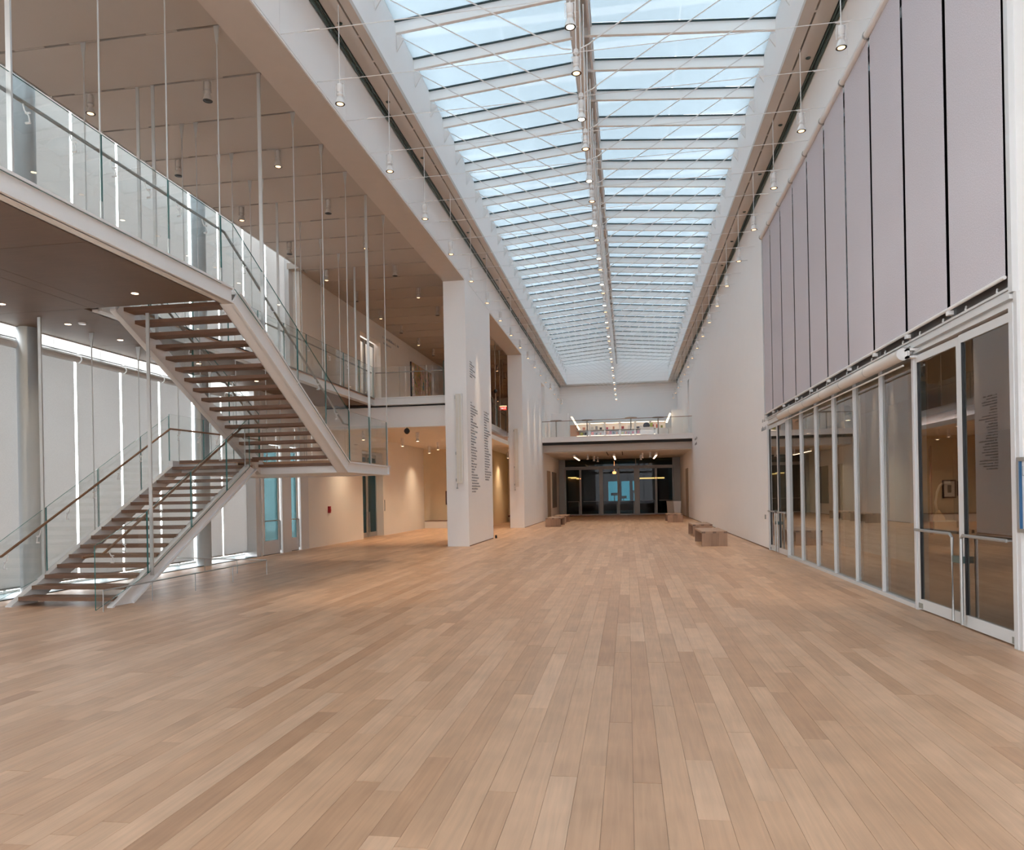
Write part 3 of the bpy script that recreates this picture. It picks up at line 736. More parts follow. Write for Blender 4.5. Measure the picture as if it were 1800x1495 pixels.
for i in range(8):
    y = gy(1) + .45 + i * 2.772 * 1.0
    for x, s in ((-5.08, 'staircase'), (3.78, 'blind')):
        tag(obj('smoke_detector', M().lathe([(.045, -.012), (.05, -.006), (.05, .0)], (x, y, 10.46), 14), GREENG, None, True), 'small grey sensor disc in the %s-side cove ledge, %s from the camera' % (s, ORD[i]), 'sensor', 'sensors in the cove ledges')

# ------------------------------------------------------------------ blind side: storefront, doors, blinds
XF = XR
wn = sempty('window_2', (XF, 16, 0))
ys = [11.2 + G * i for i in range(7)]     # 11.2 .. 19.5
for i, y in enumerate(ys):
    wdt = .06 if i else .0
    obj('mullion', M().box(XF - .01, XF + .03, y - .025, y + .025, 0, 3.62).box(XF + .01, XF + .03, y - .045, y + .045, 0, 3.62).box(XF + .09, XF + .11, y - .02, y + .02, 0, 3.6), LALU, wn)
for i, (a, b) in enumerate(zip(ys[:-1], ys[1:])):
    obj('glass_pane', M().box(XF + .03, XF + .045, a + .04, b - .04, .07, 3.6), SHOPG, wn)
    obj('glass_fin', M().box(XF + .16, XF + .5, b - .14, b - .125, .1, 3.55), GLASS, wn)
    obj('foot_bracket', M().box(XF + .05, XF + .12, a + .1, a + .16, .07, .11), STEEL, wn)
obj('sill', M().box(XF - .03, XF + .14, 11.2, 19.5, 0, .06), LALU, wn)
obj('head_rail', M().box(XF, XF + .14, 8.38, 22.05, 3.60, 3.74).box(XF - .03, XF, 8.38, 22.05, 3.70, 3.74), LALU, wn)
obj('upper_trim', M().box(XF - .06, XF + .1, 8.38, 11.1, 3.64, 3.69).box(XF - .05, XF + .1, 8.38, 22.05, 3.745, 3.77), LALU, wn)
obj('dark_fascia', M().box(XF + .06, XF + .16, 8.38, 22.05, 3.76, 3.95), pbr('grey_fascia', (.17, .16, .16, 1), .5), wn)
for i in range(10):
    y = 8.42 + G * i
    obj('fascia_post', M().box(XF + .02, XF + .06, y + .1, y + .16, 3.75, 3.9), ALU, wn)
    for q in (.25, 1.0): obj('hook', M().tube([(XF - .02, y + q, 3.76), (XF - .03, y + q + .03, 3.79), (XF - .01, y + q + .06, 3.83)], .012, 5), STEEL, wn)
def pair_door(n, y0, y1, mid, hs=1.0):
    d = sempty('door_%d' % n, (XF, (y0 + y1) / 2, 0))
    obj('jamb', M().box(XF - .04, XF + .12, y0 - .05, y0 + .03, 0, 3.6).box(XF - .04, XF + .12, y1 - .03, y1 + .03, 0, 3.6).box(XF - .035, XF + .12, y0, y1, 3.56, 3.6), LALU, d)
    for a, b, s in ((y0 + .04, mid - .03, 0), (mid + .03, y1 - .04, 1)):
        x = XF + .02
        lf = obj('door_leaf', M().box(x - .025, x + .025, a, a + .07, .02, 3.53).box(x - .025, x + .025, b - .07, b, .02, 3.53).box(x - .025, x + .025, a + .07, b - .07, .02, .16).box(x - .025, x + .025, a + .07, b - .07, 3.43, 3.53), LALU, d)
        obj('glass_pane', M().box(x - .006, x + .006, a + .07, b - .07, .16, 3.43), SHOPG, lf)
        obj('gasket', M().box(x - .028, x + .0, (b - .085 if s else b - .085), b - .068, .16, 3.43), BLACK, lf)
        hy = (b - .12) if not s else (a + .12)
        far = a + .07 if not s else b - .07
        obj('door_handle', M().tube([(x - .09, hy, .05), (x - .09, hy, 1.08), (x - .09, hy + (far - hy) * .05, 1.12), (x - .09, far, 1.12)], .02, 8).box(x - .09, x - .02, far - .01, far + .01, 1.11, 1.13), ALU, lf)
        obj('hinge', M().box(x - .03, x + .03, (y0 + .02 if not s else y1 - .16), (y0 + .16 if not s else y1 - .02), .03, .1), pbr('hinge_grey', (.25, .25, .22, 1), .5) if 'hinge_grey' not in bpy.data.materials else bpy.data.materials['hinge_grey'], lf)
    for q_ in d.children:
        if q_.name.startswith('door_leaf'): q_.rotation_euler.z = .019 if n == 1 else .006
    obj('door_lock', M().box(XF - .08, XF - .005, mid - .1, mid + .1, .78, .86), GREENG, d)
    return d
pair_door(1, 8.42, 11.1, 9.72)
pair_door(2, 19.55, 22.0, 20.78)
# awning-like tube above the fixed panes
tb = thing('roller_housing', (3.84, 15, 3.5), 'long pale tube housing running above the fixed glass panes', 'blind housing')
obj('tube', M().tube([(3.84, 11.1, 3.57), (3.84, 19.6, 3.57)], .085, 24), pbr('tube_beige', (.68, .63, .58, 1), .45), tb)
obj('end_cap', M().tube([(3.84, 11.085, 3.57), (3.84, 11.1, 3.57)], .086, 24), STEEL, tb)
obj('end_bracket', M().box(3.86, XF, 10.98, 11.08, 3.60, 3.63).box(3.86, XF, 10.98, 11.08, 3.50, 3.53).box(3.86, 3.89, 10.98, 11.08, 3.5, 3.63), STEEL, tb)
obj('drop_bar', M().tube([(3.86, 11.15, 3.42), (3.86, 19.5, 3.42)], .014, 6), STEEL, tb)
for i in range(6): obj('tube_joint', M().tube([(3.84, 11.25 + (i + 1) * G - .008, 3.57), (3.84, 11.25 + (i + 1) * G + .008, 3.57)], .088, 20), ALU, tb)
# high grey blinds
struct('window_3', M().box(4.12, 4.2, 8.36, 22.1, 3.9, 8.95), pbr('dark_pane', (.012, .014, .016, 1), .08, var=0))
SM = [8.42, 9.79, 11.17, 12.56, 13.94, 15.32, 16.72, 18.11, 19.53, 20.88, 22.0]
for i, (a, b) in enumerate(zip(SM[:-1], SM[1:])):
    t = thing('roller_blind', (3.93, (a + b) / 2, 3.85), 'tall lilac-grey roller blind above the storefront, %s from the camera' % ORD[i], 'roller blind', 'tall grey blinds above the storefront')
    obj('fabric', M().box(3.922, 3.928, a + (.048 if i else .0), b - .048, 3.90, 8.9), BLINDR, t)
    obj('hem_bar', M().tube([(3.92, a + .005, 3.875), (3.92, b - .005, 3.875)], .022, 8), STEEL, t)
    obj('end_clip', M().box(3.90, 3.96, b - .05, b + .03, 3.80, 3.85), STEEL, t)
    obj('roller_tube', M().tube([(3.90, a + .02, 8.93), (3.90, b - .02, 8.93)], .06, 14), STEEL, t)
    obj('tube_bracket', M().tube([(3.90, b - .02, 8.93), (3.90, b + .02, 8.93)], .068, 14), ALU, t)
    obj('guide_wire', M().box(3.99, 4.005, b - .02, b - .008, 3.9, 8.9).box(3.99, 4.005, b + .02, b + .03, 3.9, 8.9), pbr('guide_dark', (.09, .08, .08, 1), .5) if 'guide_dark' not in bpy.data.materials else bpy.data.materials['guide_dark'], t)
struct('trim', M().box(3.9, 4.05, 22.0, 22.06, 3.7, 8.95).box(3.94, 4.02, 8.32, 8.40, 3.7, 9.0).box(3.97, 4.02, 8.30, 8.37, 0, 3.7), LALU)

# gallery behind the storefront
GT = pbr('gallery_beige', (.50, .38, .26, 1), .85)
mb = M().box(13.6, 13.8, 4, 34, 0, 3.75).box(4.3, 13.8, 33.8, 34, 0, 3.75).box(4.3, 13.8, 3.8, 4, 0, 3.75)
struct('wall_gallery', mb, GT)
struct('ceiling', M().box(4.2, 13.8, 4, 34, 3.75, 3.9), WARMW)
struct('wall_gallery', M().box(6.3, 6.5, 17.7, 31.0, 0, 3.7), pbr('partition_pale', (.62, .62, .60, 1), .8))
sp = thing('plinth', (11.3, 29.3, 0), 'pale museum plinth under the sculpture, seen through the near glass door', 'plinth')
obj('plinth_body', M().box(11.0, 11.75, 29.0, 29.8, 0, .48), WARMW, sp)
sv = thing('sculpture', (11.4, 29.4, .48), 'tall white curving sculpture on a plinth behind the near glass door', 'sculpture')
obj('base_rock', M().lathe([(.24, 0), (.22, .08), (.16, .2), (.08, .32), (.04, .38)], (11.3, 29.4, .48), 9), pbr('sculpt_gold', (.75, .50, .28, 1), .5), sv)
obj('curved_shaft', M().tube([(11.25, 29.4, .8), (11.2, 29.4, 1.15), (11.26, 29.4, 1.5), (11.36, 29.4, 1.75), (11.5, 29.4, 1.86)], .045, 8), WHITE, sv, True)
obj('top_block', M().box(11.46, 11.7, 29.33, 29.47, 1.83, 1.95), WHITE, sv)
tag(obj('red_panel', M().box(10.75, 10.8, 28.6, 28.75, 0, 3.2), pbr('deep_red', (.16, .01, .02, 1), .5)), 'narrow dark red upright panel behind the near glass door', 'panel')
for i, (x, y) in enumerate(((5.3, 19), (5.3, 23), (5.3, 27), (10.7, 27.8), (8, 14), (9, 22))):  # lamps added to brighten the partition and the sculpture
    t = place('gl', (x, y, 3.75), 'ceiling spotlight added to light the gallery behind the glass, %s from the doors' % ORD[i], 'spotlights added in the gallery behind the glass', long=True, lens=LENSO, energy=130, size=110)
# sign beside the near door
sg = thing('framed_sign', (XF - .02, 8.0, 1.24), 'metal framed glass notice board on the wall past the near glass door', 'sign')
obj('frame', M().box(XF - .05, XF, 7.5, 8.33, 1.22, 1.26).box(XF - .05, XF, 7.5, 8.33, 1.95, 1.99).box(XF - .05, XF, 8.29, 8.33, 1.26, 1.95).box(XF - .05, XF, 7.5, 7.54, 1.26, 1.95), ALU, sg)
obj('board', M().box(XF - .02, XF, 7.54, 8.29, 1.26, 1.95), pbr('board_white', (.75, .75, .76, 1), .4), sg)
obj('inner_edge', M().box(XF - .045, XF - .021, 8.275, 8.29, 1.26, 1.95), pbr('blue_edge', (.02, .10, .22, 1), .3), sg)
obj('letter', M().box(XF - .024, XF - .021, 8.255, 8.262, 1.80, 1.90).box(XF - .024, XF - .021, 8.20, 8.255, 1.80, 1.807), INK, sg)

# ------------------------------------------------------------------ lettering on walls
def text_line(root, x, y0, z, length, h, sgn, seed, dirn=1):
    """small grey letter strokes on a plane of constant x; runs towards +y (dirn 1)"""
    r = random.Random(seed); m = M(); y = 0
    x0, x1 = sorted((x, x + sgn * .006))
    while y < length:
        wch = h * r.choice([.35, .5, .6, .3]); 
        if r.random() < .14: y += h * .45; continue
        hh = h * r.choice([.72, .72, 1.0, .72])
        a, b = sorted((y0 + dirn * y, y0 + dirn * min(y + wch, length)))
        m.box(x0, x1, a, min(a + h * .13, b), z, z + hh)
        m.box(x0, x1, max(b - h * .13, a), b, z, z + hh * r.choice([.6, 1]))
        if r.random() < .8: m.box(x0, x1, a, b, z + hh * .45, z + hh * .58)
        else: m.box(x0, x1, a, b, z, z + h * .13)
        y += wch + h * .14
    if m.v: stuff(obj('text_line', m, INK, root))
lt1 = thing('wall_lettering', (XL, 25.2, 5.9), 'short grey heading block high on the first pillar', 'lettering')
for i, ln in enumerate((.35, .75, .5, .85, .45, .95, .4)): text_line(lt1, XL, 25.02, 6.33 - i * .085, ln, .05, 1, 10 + i)
lt2 = thing('wall_lettering', (XL, 25.2, 1.7), 'long grey name list on the first pillar, column nearer its corner', 'lettering')
r = random.Random(3)
for i in range(33):
    ln = .35 + .75 * r.random()
    if i in (2, 3, 8, 27, 29): ln = 1.2
    if i == 30: ln = 1.45
    if i in (0,): ln = .22
    text_line(lt2, XL, 25.02, 4.92 - i * .0965, ln, .055, 1, 40 + i)
lt3 = thing('wall_lettering', (XL, 27.6, 2.1), 'shorter grey name list on the first pillar, column nearer the gap', 'lettering')
for i in range(27):
    ln = .4 + .65 * r.random()
    if i in (8, 16, 23, 24): ln = 1.25
    text_line(lt3, XL, 27.45, 4.85 - i * .0985, ln, .055, 1, 90 + i)
lt4 = thing('wall_lettering', (XR, 22.7, 3.45), 'two short grey words on the blind-side wall by the second door pair', 'lettering')
text_line(lt4, XR, 22.95, 3.72, .5, .12, -1, 201, -1); text_line(lt4, XR, 23.1, 3.47, .75, .13, -1, 202, -1)
lt5 = thing('wall_lettering', (XR, 44.2, 4.5), 'two short grey words on the blind-side wall before the balcony', 'lettering')
text_line(lt5, XR, 45.2, 4.75, 1.6, .16, -1, 203, -1); text_line(lt5, XR, 45.2, 4.45, 1.2, .16, -1, 204, -1)
lt6 = thing('wall_lettering', (XW, 33.4, 8.6), 'small dark wall lettering above the upper recessed door', 'lettering')
text_line(lt6, XW, 32.3, 8.95, 2.4, .13, 1, 205); text_line(lt6, XW, 32.3, 8.7, 1.3, .13, 1, 206)
tag(obj('wall_plate', M().box(XR - .02, XR, 22.64, 22.76, .86, .99), ALU), 'small metal switch plate low on the blind-side wall', 'switch plate')
tag(obj('door_plate', M().box(XW, XW + .02, 32.1, 32.2, 1.1, 1.6), ALU), 'slim grey plate beside the recessed ground floor door', 'switch plate')
fa = tag(obj('fire_alarm', M().box(XW, XW + .07, 25.75, 25.88, 1.18, 1.42).box(XW + .07, XW + .085, 25.77, 25.86, 1.24, 1.32), pbr('alarm_red', (.45, .02, .03, 1), .4)), 'small red fire alarm box on the pale wall under the landing', 'fire alarm')
tag(obj('wall_speaker', M().lathe([(.09, 0), (.09, .02)], (XW + .02, 28.6, 3.85), 14), CEIL), 'round pale disc high on the wall beside the recessed door', 'wall disc')

# long wall lights on the pillars
def wall_light(y, x0, lab):
    t = thing('wall_light', (x0, y - .08, 2.1), lab, 'wall light', 'long white fittings on the pillar ends')
    obj('body', M().box(x0 - .08, x0 + .10, y - .14, y - .06, 2.14, 5.14), pbr('fitting_cream', (.72, .69, .62, 1), .5) if 'fitting_cream' not in bpy.data.materials else bpy.data.materials['fitting_cream'], t)
    obj('side_cover', M().box(x0 + .10, x0 + .14, y - .12, y - .05, 2.14, 5.16).box(x0 + .005, x0 + .02, y - .15, y - .14, 2.16, 5.1), STEEL, t)
    for z in (2.2, 3.1, 5.0): obj('wall_bracket', M().box(x0 - .13, x0 - .06, y - .08, y, z, z + .1), ALU, t)
    obj('cable_gland', M().tube([(x0 - .08, y - .06, 2.16), (x0 - .09, y - .06, 2.0)], .012, 5).lathe([(.03, 0), (.03, .05)], (x0 - .09, y - .06, 1.95), 8), ALU, t)
wall_light(24.45, -5.58, 'long white vertical wall light on the end of the first pillar'); wall_light(38.0, -5.66, 'long white vertical wall light on the end of the second pillar')
# dome cameras and exit sign
for (x, y, z, l, s) in ((-7.8, 25.75, 4.08, 'black security dome hanging under the white beam beside the first pillar', .11), (-6.35, 36, 6.85, 'small black security dome in the gap between the pillars', .10)):
    t = thing('security_camera', (x, y, z), l, 'camera')
    obj('dome', M().lathe([(.02, -s), (s * .7, -s * .7), (s, 0), (s * .7, s * .7), (.02, s)], (x, y, z), 16), BLACK, t, True)
    obj('drop_stem', M().tube([(x, y, z + s), (x, y, z + (.35 if z < 5 else 2.55))], .012, 6), ALU, t)
ex = thing('exit_sign', (-6.85, 41.5, 6.4), 'red lit exit sign hanging in the gap between the pillars', 'sign')
obj('box', M().box(-7.1, -6.7, 41.5, 41.56, 6.55, 6.75), pbr('exit_red', (.35, .02, .02, 1), .4, emit=(1, .06, .03, 1), estr=.5), ex)
obj('lamp_top', M().box(-7.1, -6.7, 41.5, 41.56, 6.75, 6.79), emis('exit_glow', (1, .75, .35, 1), 1.5), ex)
obj('stem', M().tube([(-6.9, 41.53, 6.79), (-6.9, 41.53, CZ)], .01, 5), ALU, ex)
m = M()
def seg(x, z, pat):
    w, h, t = .05, .09, .012
    S = {'l': (0, t, 0, h), 'r': (w - t, w, 0, h), 't': (0, w, h - t, h), 'm': (0, w, h / 2 - t / 2, h / 2 + t / 2), 'b': (0, w, 0, t), 'c': (w / 2 - t / 2, w / 2 + t / 2, 0, h)}
    for p in pat:
        a, b, c, d = S[p]; m.box(x + a, x + b, 41.492, 41.5, z + c, z + d)
for i, p in enumerate(('ltmb', 'x', 'c', 'tc')):
    x = -7.06 + i * .085
    if p == 'x':
        m.prism([(x, 41.492, 6.6), (x + .012, 41.492, 6.6), (x + .05, 41.492, 6.69), (x + .038, 41.492, 6.69)], (0, .008, 0)); m.prism([(x + .038, 41.492, 6.6), (x + .05, 41.492, 6.6), (x + .012, 41.492, 6.69), (x, 41.492, 6.69)], (0, .008, 0))
    else: seg(x, 6.6, p)
obj('lettering', m, emis('exit_white', (1, .9, .8, 1), 2), ex)

# painting upstairs
def painting_mat():
    m_, nt, out = nodes('abstract_paint')
    b = N(nt, 'ShaderNodeBsdfPrincipled'); b.inputs['Roughness'].default_value = .6
    geo = N(nt, 'ShaderNodeNewGeometry'); mp = N(nt, 'ShaderNodeMapping'); mp.inputs['Scale'].default_value = (1, 2.2, .9)
    no = N(nt, 'ShaderNodeTexNoise'); no.inputs['Scale'].default_value = 1.1; no.inputs['Distortion'].default_value = 2.2; no.inputs['Detail'].default_value = 2
    cr = N(nt, 'ShaderNodeValToRGB'); cr.color_ramp.interpolation = 'EASE'
    cols_ = [(.2, L(120, 80, 90)), (.34, L(60, 120, 120)), (.42, L(200, 180, 90)), (.5, L(205, 150, 120)), (.57, L(210, 190, 160)), (.63, L(190, 110, 100)), (.72, L(90, 120, 100)), (.8, L(150, 60, 80))]
    while len(cr.color_ramp.elements) < len(cols_): cr.color_ramp.elements.new(.5)
    for e, (p, c) in zip(cr.color_ramp.elements, cols_): e.position = p; e.color = c
    nt.links.new(geo.outputs['Position'], mp.inputs[0]); nt.links.new(mp.outputs[0], no.inputs['Vector']); nt.links.new(no.outputs['Fac'], cr.inputs[0])
    nt.links.new(cr.outputs[0], b.inputs['Base Color']); nt.links.new(b.outputs[0], out.inputs[0]); return m_
PM = painting_mat()
t = thing('abstract_painting', (XW, 38.4, 6.2), 'large colourful abstract painting on the upper gallery wall beyond the glass balustrade', 'painting')
obj('canvas', M().box(XW + .02, XW + .07, 36.6, 38.5, 6.1, 8.62), PM, t); obj('canvas', M().box(XW + .02, XW + .07, 38.53, 40.4, 6.1, 8.62), PM, t)
obj('edge', M().box(XW, XW + .072, 36.56, 36.6, 6.1, 8.62), BLACK, t)
tag(obj('purple_cabinet', M().box(-10.2, -9.5, 43.0, 43.6, F2, 7.35), pbr('purple', (.07, .005, .05, 1), .5)), 'dark purple upright panel at the end of the upper gallery', 'panel')
tag(obj('grey_partition', M().box(-9.45, -7.8, 43.0, 43.3, F2, 7.5), pbr('slate', (.07, .075, .075, 1), .5)), 'dark grey low partition next to the purple panel upstairs', 'partition')
struct('wall_gallery', M().box(XW, -6.0, 58, 58.2, F2, CZ), WARMW)
# framed pictures
for i, x in enumerate((-9.62, -9.0)):
    t = thing('framed_picture', (x, 39.58, 1.2), 'small dark framed picture on the ochre gallery wall, %s the first pillar' % ('away from', 'partly behind')[i], 'picture', 'framed pictures on the ochre wall')
    s = .24 + .08 * i
    obj('frame', M().box(x - s, x + s, 39.55, 39.6, 1.25 - i * .1, 2.0 + i * .06), pbr('frame_brown', (.06, .02, .02, 1), .5) if 'frame_brown' not in bpy.data.materials else bpy.data.materials['frame_brown'], t)
    obj('mount', M().box(x - s + .07, x + s - .07, 39.545, 39.55, 1.32 - i * .1, 1.93 + i * .06), WARMW, t)
    obj('print', M().box(x - .09, x + .09, 39.54, 39.545, 1.42, 1.8), pbr('print_grey', (.12, .12, .12, 1), .5) if 'print_grey' not in bpy.data.materials else bpy.data.materials['print_grey'], t)
# gallery spots (under upper floor)
GS = [(-9.9, 27.0), (-8.2, 28.5), (-9.6, 31), (-7.4, 31.5), (-8.8, 34), (-9.9, 36.5), (-8.6, 37.5), (-7, 35), (-12, 36), (-7, 43.5)]
for i, (x, y) in enumerate(GS):
    place('gg', (x, y, 4.3), 'small ceiling spotlight in the ground floor gallery passage, %s going inwards from the stairs' % ORD[i], 'spotlights in the gallery passage', long=True, lens=LENSO, energy=150, size=120)

# ------------------------------------------------------------------ far end: balcony, shop, glass doors
bal = sempty('balcony', (-.7, 46.75, 5.0))
obj('balcony_edge', M().box(XL, XR, 46.7, 46.95, 5.0, 5.33).box(XL, XR, 46.66, 46.7, 5.28, 5.33), WHITE, bal)
obj('shadow_gap', M().box(XL, XR, 46.95, 47.3, 4.85, 5.2), DARK, bal)
obj('downstand', M().box(XL, XR, 47.3, 47.6, 4.42, 5.0), COVE, bal)
struct('ceiling', M().box(XL, XR, 47.6, 60, 4.38, 4.45), WARMW)
b5 = thing('glass_balustrade', (-.7, 46.8, 5.3), 'frameless glass balustrade along the front of the far balcony', 'balustrade')
for i in range(7): obj('glass_panel', vertical_pane(M(), XL + .02 + i * 1.325, XL + 1.33 + i * 1.325, 46.8, 46.816, 5.3, 6.32), [BALG, GEDGE], b5)
obj('handrail', M().tube([(XL, 46.85, 6.33), (XR, 46.85, 6.38)], .02, 6), RAILW, b5)
for i, (x, y) in enumerate(((-4.75, 50.6), (-2.65, 50.8), (.3, 50.2), (2.1, 50.6))):
    t = thing('poseur_table', (x, y, F2), 'tall round pedestal table behind the balcony glass, %s' % ('beside the lit opening', 'in front of the red books', 'in front of the shop shelves', 'in front of the bag display')[i], 'table', 'tall round tables on the balcony')
    z = 6.72
    obj('tabletop', M().lathe([(.40, 0), (.40, .03)], (x, y, z), 20), pbr('table_grey', (.22, .21, .20, 1), .4) if 'table_grey' not in bpy.data.materials else bpy.data.materials['table_grey'], t)
    obj('pedestal', M().tube([(x, y, F2), (x, y, z)], .045, 8), ALU, t); obj('foot', M().lathe([(.28, 0), (.26, .02)], (x, y, F2), 16), ALU, t)
# shop
BOOKM = [pbr('book_%d' % i, c, .6, var=0) for i, c in enumerate((L(200, 60, 100), L(150, 60, 110), L(190, 190, 90), L(230, 90, 50), L(180, 50, 60), L(60, 60, 70), L(225, 225, 225), L(150, 150, 160), L(220, 150, 120), L(90, 90, 95)))]
shop_glow = emis('shelf_lamp', (1, .75, .5, 1), 5)
for i in range(6):
    x0 = -4.05 + i * 1.18; t = thing('shop_shelf', (x0 + .59, 58.9, F2), 'white lit shop display unit at the balcony back, %s from the staircase side' % ORD[i], 'shelf unit', 'shop display units on the balcony')
    zt = 7.25
    obj('carcass', M().box(x0, x0 + .05, 58.6, 59.1, F2, zt).box(x0 + 1.13, x0 + 1.18, 58.6, 59.1, F2, zt).box(x0 + .05, x0 + 1.13, 59.06, 59.1, F2, zt).box(x0, x0 + 1.18, 58.6, 59.1, zt, zt + .1), WHITE, t)
    for z in (5.5, 5.9, 6.3, 6.7): obj('shelf', M().box(x0 + .05, x0 + 1.13, 58.62, 59.06, z, z + .03), WHITE, t)
    obj('light_strip', M().box(x0 + .1, x0 + 1.08, 58.66, 58.7, zt - .03, zt - .005).box(x0 + .1, x0 + 1.08, 58.98, 59.02, 6.27, 6.295), shop_glow, t)
    rr = random.Random(i)
    for z in (5.53, 5.93, 6.33, 6.73):
        n = rr.randint(2, 4)
        for q in range(n):
            w_ = .12 + .1 * rr.random(); xx = x0 + .1 + q * (1.0 / n) + .02
            mt = BOOKM[3] if (i == 0 and z < 5.6) else rr.choice(BOOKM)
            tag(obj('shop_item', M().box(xx, xx + w_, 58.66, 58.85, z, z + .15 + .14 * rr.random()), mt), 'small boxed item, %s along the %s shelf from the floor of the %s shop unit' % (ORD[q], ORD[round((z - 5.53) / .4)], ORD[i]), 'merchandise', 'items on the shop shelves')
for i, (x0, x1, h) in enumerate(((-4.9 + 7.0, 3.0, 6.4), (3.05, 3.95, 6.4), (1.0, 1.95, 6.45))):
    t = tag(obj('display_counter', M().box(x0, x1, 55.5 - i * .4, 56.0 - i * .4, F2, h).box(x0 - .02, x1 + .02, 55.48 - i * .4, 56.02 - i * .4, h, h + .03), WHITE), 'white waist-high counter on the balcony %s' % ('beside the bag table', 'against the blind-side wall', 'before the last shelf unit')[i], 'counter', 'white counters on the balcony')
tag(obj('dark_bag', M().lathe([(.18, 0), (.26, .12), (.2, .28), (.05, .36)], (1.45, 55.0, 6.48), 8), BOOKM[5]), 'dark bag on the white counter on the balcony', 'bag')
tag(obj('yellow_box', M().box(1.7, 1.9, 54.9, 55.1, 6.48, 6.8), BOOKM[2]), 'yellow box beside the dark bag on the counter', 'box')
# balcony side rooms with lit slopes
for s, x0, x1 in ((0, XL, -4.0), (1, 3.2, XR)):
    struct('wall_balcony', M().box(x0, x1, 54.0, 54.15, F2, 7.6) if s else M().box(x0, x1 - .1, 53.0, 53.15, F2, 7.5), WHITE)
tag(obj('stair_light', M().prism([(-4.15, 56.0, 7.55), (-4.02, 56.0, 7.55), (-3.45, 56.0, 6.55), (-3.58, 56.0, 6.55)], (0, .1, 0)), emis('warm_strip', (1, .7, .4, 1), 3)), 'sloping warm light strip beside the balcony wall on the staircase side', 'strip light')
tag(obj('stair_light', M().prism([(3.05, 53.8, 7.35), (3.15, 53.8, 7.3), (2.88, 53.8, 6.65), (2.75, 53.8, 6.7)], (0, .1, 0)), emis('warm_strip2', (1, .75, .45, 1), 4)), 'short sloping warm light strip by the blind-side balcony wall', 'strip light')
tag(obj('shop_poster', M().box(-4.2, -3.7, 55.9, 55.95, F2, 6.9), pbr('poster_peach', L(220, 170, 140), .6)), 'tall narrow peach display panel on the balcony', 'display panel')
# ground: passage with glass doors
YG = 58.0
BRALU = pbr('brown_grey_frame', (.27, .25, .22, 1), .4, .2)
dz = sempty('door_7', (-.7, YG, 0))
obj('portal_frame', M().box(-5.3, -4.85, YG - .1, YG + .1, 0, 4.38).box(3.5, 4.0, YG - .1, YG + .1, 0, 4.38).box(-4.85, 3.5, YG - .1, YG + .1, 3.68, 3.82).box(-4.9, -4.8, YG - .08, YG + .1, 3.8, 4.38).box(.62, .68, YG - .08, YG + .1, 3.8, 4.38).box(3.42, 3.5, YG - .08, YG + .1, 3.8, 4.38), BRALU, dz)
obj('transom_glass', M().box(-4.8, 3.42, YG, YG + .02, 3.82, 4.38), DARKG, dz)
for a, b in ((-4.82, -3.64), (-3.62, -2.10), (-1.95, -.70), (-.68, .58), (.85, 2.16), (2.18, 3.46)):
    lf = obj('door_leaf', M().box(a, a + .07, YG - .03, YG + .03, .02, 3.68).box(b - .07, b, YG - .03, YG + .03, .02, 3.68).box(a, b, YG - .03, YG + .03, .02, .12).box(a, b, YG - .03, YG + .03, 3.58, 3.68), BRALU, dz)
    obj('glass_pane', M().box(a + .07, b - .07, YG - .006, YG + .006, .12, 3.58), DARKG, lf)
    obj('door_handle', M().tube([(b - .12, YG - .08, .12), (b - .12, YG - .08, 1.1), (a + .2, YG - .08, 1.1)], .02, 6), ALU, lf)
obj('mullion', M().box(-2.10, -1.95, YG - .1, YG + .1, 0, 3.7).box(.58, .85, YG - .1, YG + .1, 0, 3.7), BRALU, dz)
# dark vestibule beyond, with daylight at its end
struct('window_5', M().box(-1.9, 1.0, 75.3, 75.32, .8, 3.0), glass('far_glass', (.05, .10, .11), .5))
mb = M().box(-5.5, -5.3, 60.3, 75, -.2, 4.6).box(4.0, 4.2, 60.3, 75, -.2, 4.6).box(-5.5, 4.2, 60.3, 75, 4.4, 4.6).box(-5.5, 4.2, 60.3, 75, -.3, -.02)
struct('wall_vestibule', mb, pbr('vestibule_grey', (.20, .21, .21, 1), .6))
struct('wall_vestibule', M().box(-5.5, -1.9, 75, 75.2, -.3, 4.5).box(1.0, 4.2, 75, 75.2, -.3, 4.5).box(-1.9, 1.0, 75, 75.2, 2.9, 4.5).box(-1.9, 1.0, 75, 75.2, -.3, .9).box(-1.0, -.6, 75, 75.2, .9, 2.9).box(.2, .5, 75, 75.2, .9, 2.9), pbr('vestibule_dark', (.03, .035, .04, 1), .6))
for i in range(3):
    y = 62 + i * 3
    tag(obj('hanging_banner', M().box(-4.9, -4.2, y, y + .06, .6, 3.0), pbr('banner_%d' % i, (.75, .45, .25, 1), .6)), 'tan hanging panel in the dark vestibule, %s beyond the glass doors' % ORD[i], 'panel', 'panels in the dark vestibule')
    tag(obj('panel_lamp', M().box(-4.9, -4.2, y - .1, y - .04, 3.05, 3.12), emis('panel_lamp', (1, .22, .06, 1), 14)), 'small warm lamp over the tan panel in the vestibule, %s from the doors' % ORD[i], 'lamp', 'lamps in the dark vestibule')
tag(obj('strip_lamp', M().box(.8, 3.0, 62, 62.1, 2.85, 2.95), emis('strip_lamp', (1, .22, .06, 1), 14)), 'long warm strip lamp inside the vestibule beyond the glass doors', 'lamp')
tag(obj('round_lamp', M().lathe([(.12, 0), (.16, .1), (.12, .2)], (-1.05, 61.5, 3.3), 10).tube([(-1.05, 61.5, 3.5), (-1.05, 61.5, 4.39)], .01, 5), emis('red_lamp', (1, .12, .03, 1), 40)), 'small red-orange lit exit lamp behind the middle glass doors', 'lamp')
